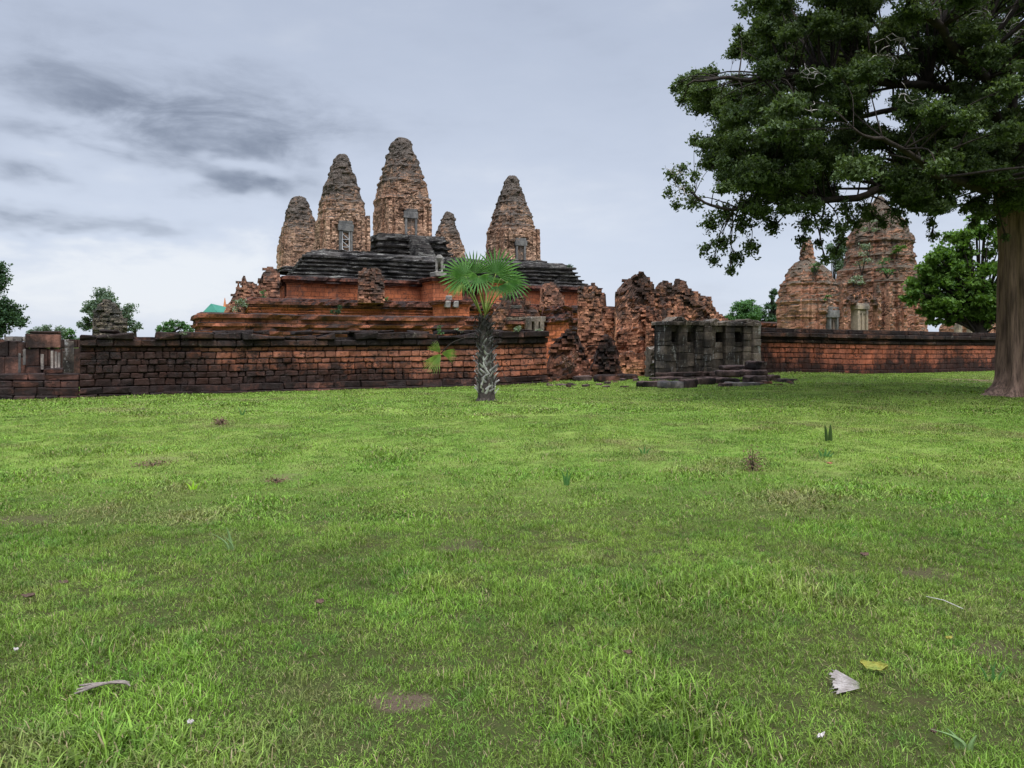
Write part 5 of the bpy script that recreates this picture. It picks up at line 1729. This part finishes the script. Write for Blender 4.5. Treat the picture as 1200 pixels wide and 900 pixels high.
for (x, y, s_, n_, dd) in ((1030, 65, 26, 7, -3.4), (1060, 45, 22, 6, -3.6), (1160, 25, 32, 9, -3.4), (1185, 40, 25, 7, -3.2), (960, 85, 22, 6, -3.8), (900, 150, 18, 5, -3.8), (1060, 110, 18, 4, -4), (800, 220, 20, 7, -2.8), (790, 205, 18, 6, -2.8), (950, 130, 15, 4, -4)):
    tw = []
    for _ in range(n_):
        a_ = random.uniform(0, 6.28)
        p0 = Vector((x, y, 0))
        pts_ = [TP(x, y, dd)]
        for st_ in range(4):
            a_ += random.uniform(-0.6, 0.6)
            x2 = x + math.cos(a_) * s_ * (st_ + 1) / 4
            y2 = y + math.sin(a_) * s_ * 0.8 * (st_ + 1) / 4
            pts_.append(TP(x2, y2, dd + random.uniform(-.2, .2)))
        tw.append(tube(pts_, [0.016, 0.013, 0.010, 0.007, 0.004], 4))
    obj('dead_twig', join(*tw), M['twig'], big, True)

# ---------------------------------------------------------------- palm
pb = ground_at(570, 470)
Yp = pb.y
kp = Yp / F
palm = thing('fan_palm', 'young fan palm with shaggy trunk and green fan leaves in mid field', 'palm', pb)
PP = lambda px, py, dy=0.0: P(px, py, Yp + dy)
ctrl = [(570, 472, 0), (570, 455, 0), (569.5, 430, 0), (568.5, 400, 0), (567, 375, 0)]
tp = curve_pts([PP(*c) for c in ctrl], 8)
nt_ = len(tp)
rad = [interp([(0, 13.5), (.12, 12), (.3, 11), (.6, 9.5), (.85, 8), (1, 6)], i / (nt_ - 1)) * kp for i in range(nt_)]
rad = [r_ * 0.86 for r_ in rad]
obj('trunk', tube(tp, rad, 20), M['palmtrunk'], palm, True)
boots = []
nb = 190
for i in range(nb):
    t = 0.17 + 0.83 * i / nb
    a_ = i * 2.39996 + random.uniform(-.2, .2)
    idx = t * (nt_ - 1)
    c = tp[int(idx)].lerp(tp[min(int(idx) + 1, nt_ - 1)], idx % 1)
    r = interp([(j / (nt_ - 1), rad[j]) for j in range(nt_)], t)
    od = Vector((math.cos(a_), math.sin(a_), 0))
    tg = Vector((-math.sin(a_), math.cos(a_), 0)) * random.choice((-1, 1))
    L = random.uniform(0.09, 0.26)
    sl = random.uniform(0.05, 0.85)
    p0 = c + od * r * 0.85 - tg * 0.05 - Vector((0, 0, 0.03))
    p1 = c + od * (r + 0.035) + tg * L * sl * 0.3 + Vector((0, 0, L * 0.4))
    p2 = c + od * (r + random.uniform(0.05, 0.11)) + tg * L * sl + Vector((0, 0, L * 0.85))
    w0 = 0.035
    sd_ = od.cross((p2 - p0).normalized()).normalized()
    rr_ = []
    for (p_, w_, th_) in ((p0, w0 * 1.2, 0.012), (p1, w0 * 0.85, 0.012), (p2, w0 * random.uniform(.35, .7), 0.008)):
        rr_.append([p_ - sd_ * w_, p_ + od * th_, p_ + sd_ * w_, p_ - od * th_])
    boots.append(loft(rr_, True, True))
obj('leaf_bases', join(*boots), M['palmboot'], palm)
rt2 = []
for a_ in np.linspace(0, 6.28, 15)[:-1]:
    e_ = Vector((math.cos(a_), math.sin(a_), 0))
    L = random.uniform(0.32, 0.55)
    c = tp[1]
    rt2.append(tube([c + e_ * 0.16 + Vector((0, 0, 0.14)), c + e_ * 0.27 + Vector((0, 0, .0)), pb + e_ * L - Vector((0, 0, 0.03))], [0.06, 0.05, 0.02], 6))
obj('root_flare', join(*rt2), M['palmtrunk'], palm, True)


def fan(H, axis, nrm, rad_, spread, n=34, cup=0.12, droop=0.25, split=0.36):
    a = Vector(axis).normalized()
    nn2 = Vector(nrm)
    nn2 = (nn2 - a * nn2.dot(a)).normalized()
    b = nn2.cross(a)
    V_, F_ = [], []

    def pt(th, r, off=0.0):
        dirv = a * math.cos(th) + b * math.sin(th)
        rr2 = r / rad_
        return H + dirv * r + nn2 * (cup * r * (1 - 0.3 * rr2) + off) - Vector((0, 0, droop * rad_ * rr2 ** 3 * 0.5))
    for i in range(n):
        t0, t1 = -spread / 2 + spread * i / n, -spread / 2 + spread * (i + 1) / n
        tm = (t0 + t1) / 2 + random.uniform(-.015, .015)
        L = rad_ * (0.80 + 0.20 * math.cos(tm * 0.9)) * random.uniform(0.92, 1.04)
        s = split * random.uniform(0.9, 1.08)
        k0 = len(V_)
        V_ += [pt(tm, 0.03), pt(t0, s * L, 0.036 * rad_), pt(tm, s * L * 1.03, -0.028 * rad_), pt(t1, s * L, 0.036 * rad_), pt(tm + random.uniform(-.03, .03), L, random.uniform(-.05, .026) * rad_), pt(t0 * 0.42 + tm * 0.58, 0.74 * L, 0.01 * rad_), pt(t1 * 0.42 + tm * 0.58, 0.74 * L, 0.01 * rad_), pt(tm, 0.74 * L, -0.02 * rad_)]
        F_ += [(k0, k0 + 1, k0 + 2), (k0, k0 + 2, k0 + 3), (k0 + 1, k0 + 5, k0 + 7, k0 + 2), (k0 + 2, k0 + 7, k0 + 6, k0 + 3), (k0 + 5, k0 + 4, k0 + 7), (k0 + 7, k0 + 4, k0 + 6)]
    return V_, F_


top = PP(566.5, 368)
# hub px, hub py, depth, axis (x right, y toward far, z up), normal, radius px, spread degrees, material
fans = [
    (545, 323, -.20, (-1, -.15, .10), (.25, -.9, .45), 30, 235, 'palm', 0.3),
    (555, 321, .05, (-.28, .05, 1), (.05, -1, .15), 27, 200, 'palm', 0.1),
    (581, 321, .05, (.42, .1, .9), (-.1, -1, .2), 31, 215, 'palm', 0.15),
    (595, 330, -.1, (1, -.1, -.28), (-.15, -.8, .55), 25, 240, 'palm', 0.4),
    (561, 324, -.55, (-.12, -.55, -.8), (.05, -.85, .5), 23, 240, 'palm', 0.25),
    (541, 332, -.35, (-.55, -.45, -.7), (-.4, -.7, .6), 17, 140, 'palmy', 0.3),
    (571, 330, .5, (.1, .9, .35), (.1, -.5, .85), 24, 200, 'palmd', 0.2),
    (583, 335, -.4, (.45, -.6, -.5), (.2, -.7, .7), 21, 160, 'palmd', 0.4),
    (587, 326, .35, (.8, .6, .25), (0, -.7, .7), 25, 190, 'palmd', 0.25),
]
for (hx, hy, hd, ax, nm, rp, sp, mt, dr) in fans:
    H = PP(hx, hy, hd)
    fo_ = obj('frond', fan(H, ax, nm, rp * 1.14 * kp, R(sp), 20, 0.10, dr), M[mt], palm)
    st = top + Vector((random.uniform(-.07, .07), random.uniform(-.06, .06), -random.uniform(0, .18)))
    mid = st.lerp(H, 0.55) + Vector((0, 0, 0.06))
    obj('petiole', tube(curve_pts([st, mid, H], 5), [0.026 - 0.013 * i / 10 for i in range(11)], 6), M['petiole'], fo_, True)
H = PP(517, 414, -.3)
fo_ = obj('frond', join(fan(H, (-.55, -.25, -.75), (-.4, -.8, .3), 27 * kp, R(75), 12, 0.05, 0.1), fan(H, (1, -.1, -.05), (.1, -.7, .7), 20 * kp, R(80), 13, 0.05, 0.35), fan(H, (-.7, .1, .7), (0, -.9, .3), 18 * kp, R(60), 9, 0.05, 0.1)), M['palmy'], palm)
fo_['label'] = 'yellow green frond hanging low left of the trunk'
obj('petiole', tube(curve_pts([PP(561, 396, -.2), PP(545, 396, -.35), PP(528, 403, -.35), H], 4), [0.016] * 13, 6), M['barkdark'], fo_, True)
dry = []
for k in range(26):
    a_ = random.uniform(0, 6.28)
    e_ = Vector((math.cos(a_), math.sin(a_), 0))
    z_ = random.uniform(370, 400)
    c = PP(567.5, z_)
    L = random.uniform(0.15, 0.5)
    dry.append(tube([c + e_ * 0.14, c + e_ * (0.14 + L * 0.5) + Vector((0, 0, 0.08)), c + e_ * (0.16 + L * 0.8) - Vector((0, 0, random.uniform(0, .25)))], [0.016, 0.012, 0.004], 4))
obj('dry_fibres', join(*dry), M['barkdark'], palm)
obj('dead_petiole', tube(curve_pts([PP(574, 410, -.1), PP(581, 421, -.15), PP(588, 434, -.2), PP(595, 448, -.22)], 3), [.009] * 10, 6), M['palmtrunk'], palm)


# ---------------------------------------------------------------- shrubs and weeds on the masonry
def shrub(name, label, px, py, Y, rpx, leaf, lpx, n, cat='shrub', group=None, squash=0.8):
    k = Y / F
    c = P(px, py, Y)
    t = thing(name, label, cat, c - Vector((0, 0, rpx * k * 0.7)), group)
    P2 = np.concatenate([cloud(tuple(c + Vector(rng.normal(size=3)) * rpx * k * 0.4), rpx * k * 0.6, n // 4, squash) for _ in range(4)])
    V, T = leaf_arrays(P2, np.full(len(P2), lpx * k), 0.5, 0.1, 0.5)
    np_mesh('foliage', V, T, leaf, t)
    st = []
    for _ in range(6):
        e_ = c + Vector(rng.normal(size=3)) * rpx * k * 0.5
        st.append(tube([c - Vector((0, 0, rpx * k * 0.95)), c.lerp(e_, .5), e_], [.02 * rpx * k * 2, .012 * rpx * k * 2, .004 * rpx * k], 4))
    obj('stem', join(*st), M['barkdark'], t)
    return t


dv = lambda px, v: on_v(px, v)[1]
shrub('shrub', 'dark leafy shrub at the corner of the red terrace, left of centre', 281, 358, dv(281, 52.6) - .6, 11, M['leafgrey'], 2.6, 260, group='weeds growing on the masonry')
shrub('shrub', 'small green tuft below the blocky brick ruin at the left corner', 308, 349, dv(308, 55) - .6, 8, M['leafmid'], 2.2, 180, group='weeds growing on the masonry')
shrub('shrub', 'dark bush growing out of the red terrace wall in the middle', 394, 364, dv(394, 52.8) - .5, 8, M['leafdark'], 2.2, 260, group='weeds growing on the masonry')
shrub('shrub', 'tiny green tuft at the foot of the brick stump', 453, 350, dv(453, 52) - .5, 4, M['leafmid'], 2.0, 80, group='weeds growing on the masonry')
shrub('shrub', 'pale grey green plant on the wall coping right of the palm trunk', 606, 387, dv(606, VW) - .1, 8, M['leafgrey'], 2.6, 160, group='weeds growing on the masonry', squash=.5)
shrub('shrub', 'pale plant on the wall coping near the broken wall end', 631, 388, dv(631, VW) - .1, 6, M['leafgrey'], 2.6, 120, group='weeds growing on the masonry', squash=.5)
shrub('shrub', 'bluish green plant on the coping left of the palm trunk', 518, 388, dv(518, VW) - .1, 6, M['leafmid'], 2.6, 90, group='weeds growing on the masonry', squash=.6)
shrub('shrub', 'weedy grey plant on the coping just left of the palm trunk', 536, 386, dv(536, VW) + .2, 8, M['leafgrey'], 2.2, 130, group='weeds growing on the masonry', squash=.6)
shrub('shrub', 'thin dry bush on the black coping left of the canopy', 215, 392, dv(215, VW) - .1, 8, M['leafgrey'], 2.0, 60, group='weeds growing on the masonry')
shrub('shrub', 'dry bush on the top right corner of the black platform', 667, 313, dv(667, 57), 5, M['leafdark'], 1.8, 80, group='weeds growing on the masonry')
shrub('shrub', 'weeds on the shoulder of the squat red tower', 955, 312, dv(955, VT - 1.2) - .3, 11, M['leafmid'], 2.6, 200, group='weeds growing on the masonry', squash=.6)
shrub('shrub', 'small green weed on the front of the squat red tower', 970, 348, dv(970, VT - 1.6) - .2, 5, M['leafmid'], 2.4, 80, group='weeds growing on the masonry', squash=.6)
for px, py, r_, lf, tx in ((1010, 310, 14, 'leafgrey', 'grey weeds along the left of the broad tower lower ledge'), (1040, 313, 14, 'leafmid', 'green weeds in the middle of the broad tower lower ledge'), (1050, 296, 9, 'leafbright', 'bright weed on the broad tower upper ledge'),
                           (1018, 290, 12, 'leafgrey', 'grey weeds along the left of the broad tower upper ledge'), (1020, 262, 12, 'leafgrey', 'grey grass high on the broad tower'), (1000, 325, 12, 'leafgrey', 'grey weeds on the left corner of the broad tower')):
    shrub('shrub', tx, px, py, dv(px, VT - 1.8) + (0.5 if py < 300 else 0.0), r_, M[lf], 2.4, 300, group='weeds growing on the masonry', squash=.5)
shrub('shrub', 'dark creeping bush on the dark rubble heap by the wall end', 668, 425, dv(668, 25.9) - .2, 14, M['dryleaf'], 2.8, 260, group='weeds growing on the masonry')


# ---------------------------------------------------------------- small things in the grass
def blade_plant(label, px, py, blades, mat, name='weed', cat='weed', group='weeds standing in the lawn'):
    p = ground_at(px, py)
    k = p.y / F
    geos = []
    for (dx_, h_, lean, w_) in blades:
        V_, F_ = [], []
        n = 6
        for i in range(n + 1):
            t = i / n
            c = p + Vector((dx_ * k + lean * k * t * t, 0.02 * math.sin(dx_), h_ * k * t * (1 - 0.15 * t * abs(lean) / max(h_, 1))))
            w2 = w_ * k * 0.5 * (1 - 0.9 * t ** 2.5) + 0.0005
            V_ += [c + Vector((-w2, 0, 0)), c + Vector((0, -w2 * 0.5, 0)), c + Vector((w2, 0, 0))]
        for i in range(n):
            for j in range(2):
                F_.append((i * 3 + j, i * 3 + j + 1, i * 3 + j + 4, i * 3 + j + 3))
        geos.append((V_, F_))
    return single(name, join(*geos), mat, label, cat, p, group)


gmat = leafmat('weed_leaf', (0.05, 0.13, 0.03), (0.08, 0.17, 0.05), 0.3)
dkm = leafmat('cut_leaf_stub', (0.024, 0.045, 0.010), (0.040, 0.068, 0.015), 0.1)
plm = leafmat('pale_blade', (0.13, 0.20, 0.07), (0.17, 0.24, 0.10), 0.3)
ylm = leafmat('yellow_sprig', (0.25, 0.42, 0.03), (0.32, 0.5, 0.05), 0.4)
blade_plant('two dark green upright leaf stubs standing in the grass', 970, 517, [(-2, 20, -2.0, 4), (3, 20, 0.5, 5)], dkm, 'leaf_stub', 'plant')
blade_plant('small dark green tuft just below the two upright stubs', 967, 536, [(-4, 9, -4, 3), (0, 11, 1, 3), (3, 9, 4, 3), (-2, 8, 3, 3), (5, 6, 5, 3)], gmat)
blade_plant('narrow dark green tuft in the middle of the lawn', 665, 569, [(-3, 18, -4, 2.5), (-1, 19, 1, 2.5), (1, 16, 4, 2.5), (0, 14, -6, 2)], gmat)
blade_plant('short green tuft below the gate rubble in the lawn', 755, 532, [(-3, 9, -5, 2.5), (0, 10, 1, 2.5), (3, 8, 5, 2.5)], gmat)
blade_plant('long pale green bent blades in the left lawn', 268, 645, [(2, 28, -6, 4), (0, 24, -22, 3), (6, 20, -14, 2.5)], plm)
blade_plant('tiny bright yellow green sprig in the left lawn', 226, 574, [(-2, 9, -5, 3), (0, 11, 1, 3), (2, 8, 5, 3)], ylm)
blade_plant('small thin weed far out near the long wall', 284, 487, [(-1, 12, -5, 1.5), (1, 10, 4, 1.5), (0, 8, 8, 1.5)], gmat)
blade_plant('long grey green blade bending over at the lower right', 1130, 878, [(-6, 26, -14, 8), (0, 30, -40, 9), (4, 20, 8, 7)], plm)
blade_plant('tuft of taller grass in the lower right corner', 1163, 800, [(-6, 22, -10, 3), (0, 26, 4, 3), (6, 22, 12, 3), (3, 24, -6, 3)], gmat)


def dry_clump(label, px, py, rx, ry, n, mat, name='dry_plant', cat='dry plant', size=3.0):
    p = ground_at(px, py)
    k = p.y / F
    P2 = rng.normal(size=(n, 3)) * np.array([rx * k * 0.45, rx * k * 0.45, ry * k * 0.4]) + np.array([p.x, p.y, p.z + ry * k * 0.5])
    P2[:, 2] = np.maximum(P2[:, 2], p.z + 0.01)
    V, T = leaf_arrays(P2, np.full(n, size * k), 0.2, 0.0, 0.4)
    t = thing(name, label, cat, p, 'dead clumps in the lawn')
    np_mesh('foliage', V, T, mat, t)
    st = [tube([p, p + Vector((random.uniform(-.5, .5) * rx * k, random.uniform(-.3, .3) * rx * k, ry * k * random.uniform(.6, 1.1)))], [.006, .002], 4) for _ in range(10)]
    obj('stem', join(*st), M['barkdark'], t)


dry_clump('brown dried up round plant in the right lawn', 882, 552, 13, 22, 330, M['dryleaf'], size=3.2)
dry_clump('dark dead tuft in the far left lawn', 258, 498, 9, 7, 160, M['dryleaf'])
dry_clump('flat brown dead patch in the left lawn', 178, 546, 22, 5, 170, M['dryleaf'])
dry_clump('brown dead patch left of the narrow dark tuft', 326, 566, 18, 5, 130, M['dryleaf'])


def flat_leaf(name, label, px, py, lpx, wpx, ang, mat, lift=0.03, curl=0.2, cat='fallen leaf', ribs=0, tilt=0.2, group='litter lying in the grass'):
    p = ground_at(px, py)
    k = p.y / F
    L, Wd = lpx * k, wpx * k * 1.35
    V_, F_ = [], []
    n, mm = 12, 10
    a_ = R(ang)
    for i in range(n + 1):
        t = i / n
        wv = math.sin(math.pi * min(1, max(0.02, t * 0.96 + 0.02))) ** 0.7 * Wd / 2
        for j in range(mm + 1):
            s_ = j / mm * 2 - 1
            x, y = (t - 0.5) * L, s_ * wv * (1 + 0.025 * math.sin(i * 2.1 + j))
            z = lift + curl * L * ((t - .5) ** 2) * 1.2 + curl * Wd * 0.5 * s_ * s_ + ((0.016 * (j % 2) + 0.008 * noise.noise(Vector((i * .6, j * .6, 1)))) if ribs else 0.012 * noise.noise(Vector((i * .5, j * .5, px)))) + tilt * y
            V_.append(Vector((p.x + x * math.cos(a_) - y * math.sin(a_), p.y + x * math.sin(a_) + y * math.cos(a_), p.z + z)))
    for i in range(n):
        for j in range(mm):
            q0 = i * (mm + 1) + j
            F_.append((q0, q0 + 1, q0 + mm + 2, q0 + mm + 1))
    o = single(name, (V_, F_), mat, label, cat, p, group)
    so = o.modifiers.new('thickness', 'SOLIDIFY')
    so.thickness = 0.003
    return o


whm = plain('bleached_leaf', (0.44, 0.395, 0.36), (0.30, 0.26, 0.23), 22, 0.8, 0.3)
yem = plain('yellowing_leaf', (0.26, 0.21, 0.04), (0.07, 0.11, 0.02), 9, 0.5, 0.1)
brm = plain('brown_leaf', (0.12, 0.07, 0.05), (0.06, 0.04, 0.03), 14, 0.8, 0.1)
orm = plain('orange_leaf', (0.24, 0.11, 0.05), (0.15, 0.07, 0.04), 14, 0.7, 0.1)
p = ground_at(1016, 812)
k = p.y / F
single('dry_leaf', fan(p + Vector((0, 0.0, 0.03)), (-1, 0.25, 0.04), (0.0, -0.45, 1), 44 * k, R(58), 10, 0.02, 0.0, 0.86), whm, 'large bleached ribbed dry leaf at the lower right', 'fallen leaf', p, 'litter lying in the grass')
flat_leaf('dry_leaf', 'curled yellow and green leaf beside the bleached leaf', 1024, 791, 30, 10, -22, yem, 0.035, 0.35, tilt=0.4)
flat_leaf('dry_leaf', 'small yellow leaf near the right edge of the lawn', 1112, 754, 9, 3, 20, yem, 0.03, 0.2)
flat_leaf('dry_leaf', 'dark curled leaf in the lower middle lawn', 375, 714, 10, 7, 40, brm, 0.04, 0.4)
flat_leaf('dry_leaf', 'brown fallen leaf near the left edge', 33, 706, 15, 5, 10, brm, 0.04, 0.3)
flat_leaf('dry_leaf', 'dark fallen leaf near the left edge, above the brown one', 74, 688, 12, 4, 0, brm, 0.03, 0.2)
flat_leaf('dry_leaf', 'dark grey fallen leaf in the right lawn', 1013, 655, 12, 5, 15, brm, 0.03, 0.3)
flat_leaf('dry_leaf', 'orange fallen leaf below the two upright stubs', 972, 547, 9, 4, 30, orm, 0.04, 0.3)
flat_leaf('dry_leaf', 'brown fallen leaf in the lower middle of the lawn', 736, 773, 10, 4, -20, brm, 0.035, 0.3)
flat_leaf('dry_leaf', 'tiny brown leaf in the lower right corner', 1094, 869, 7, 5, 60, brm, 0.04, 0.3)
flat_leaf('dry_leaf', 'pale narrow leaf blade at the lower right, below the bleached leaf', 962, 872, 16, 3, 40, whm, 0.035, 0.1)
flat_leaf('dry_leaf', 'tiny pale leaf near the lower left edge', 19, 769, 5, 3, 0, whm, 0.035, 0.2)
flat_leaf('dry_leaf', 'small pale curled leaf at the bottom left', 223, 858, 7, 4, 15, whm, 0.04, 0.4)
p = ground_at(118, 815)
k = p.y / F
st = [tube(curve_pts([p + Vector((-24 * k, -.05 + .02 * j, .03 + .01 * j)), p + Vector((-4 * k, .0 + .012 * j, .045)), p + Vector(((14 + 4 * j) * k, .05 - .01 * j, .045)), p + Vector(((25 + 3 * j) * k, .07 - .02 * j, .03))], 4), [.004, .005, .006, .006, .006, .006, .006, .005, .005, .004, .004, .003, .002], 6) for j in range(3)]
single('dry_stick', join(*st), plain('grey_stick', (0.22, 0.18, 0.15), (0.11, 0.09, 0.075), 20, 0.85, 0.3, (1, 4, 4)), 'grey split stick lying in the grass at the lower left', 'stick', p, 'litter lying in the grass')
p = ground_at(1106, 715)
k = p.y / F
single('dry_stick', tube([p + Vector((-10 * k, .1, .05)), p + Vector((0, 0, .06)), p + Vector((9 * k, -.12, .05))], [.002, .0028, .002], 5), M['twig'], 'thin pale twig lying in the right lawn', 'stick', p, 'litter lying in the grass')
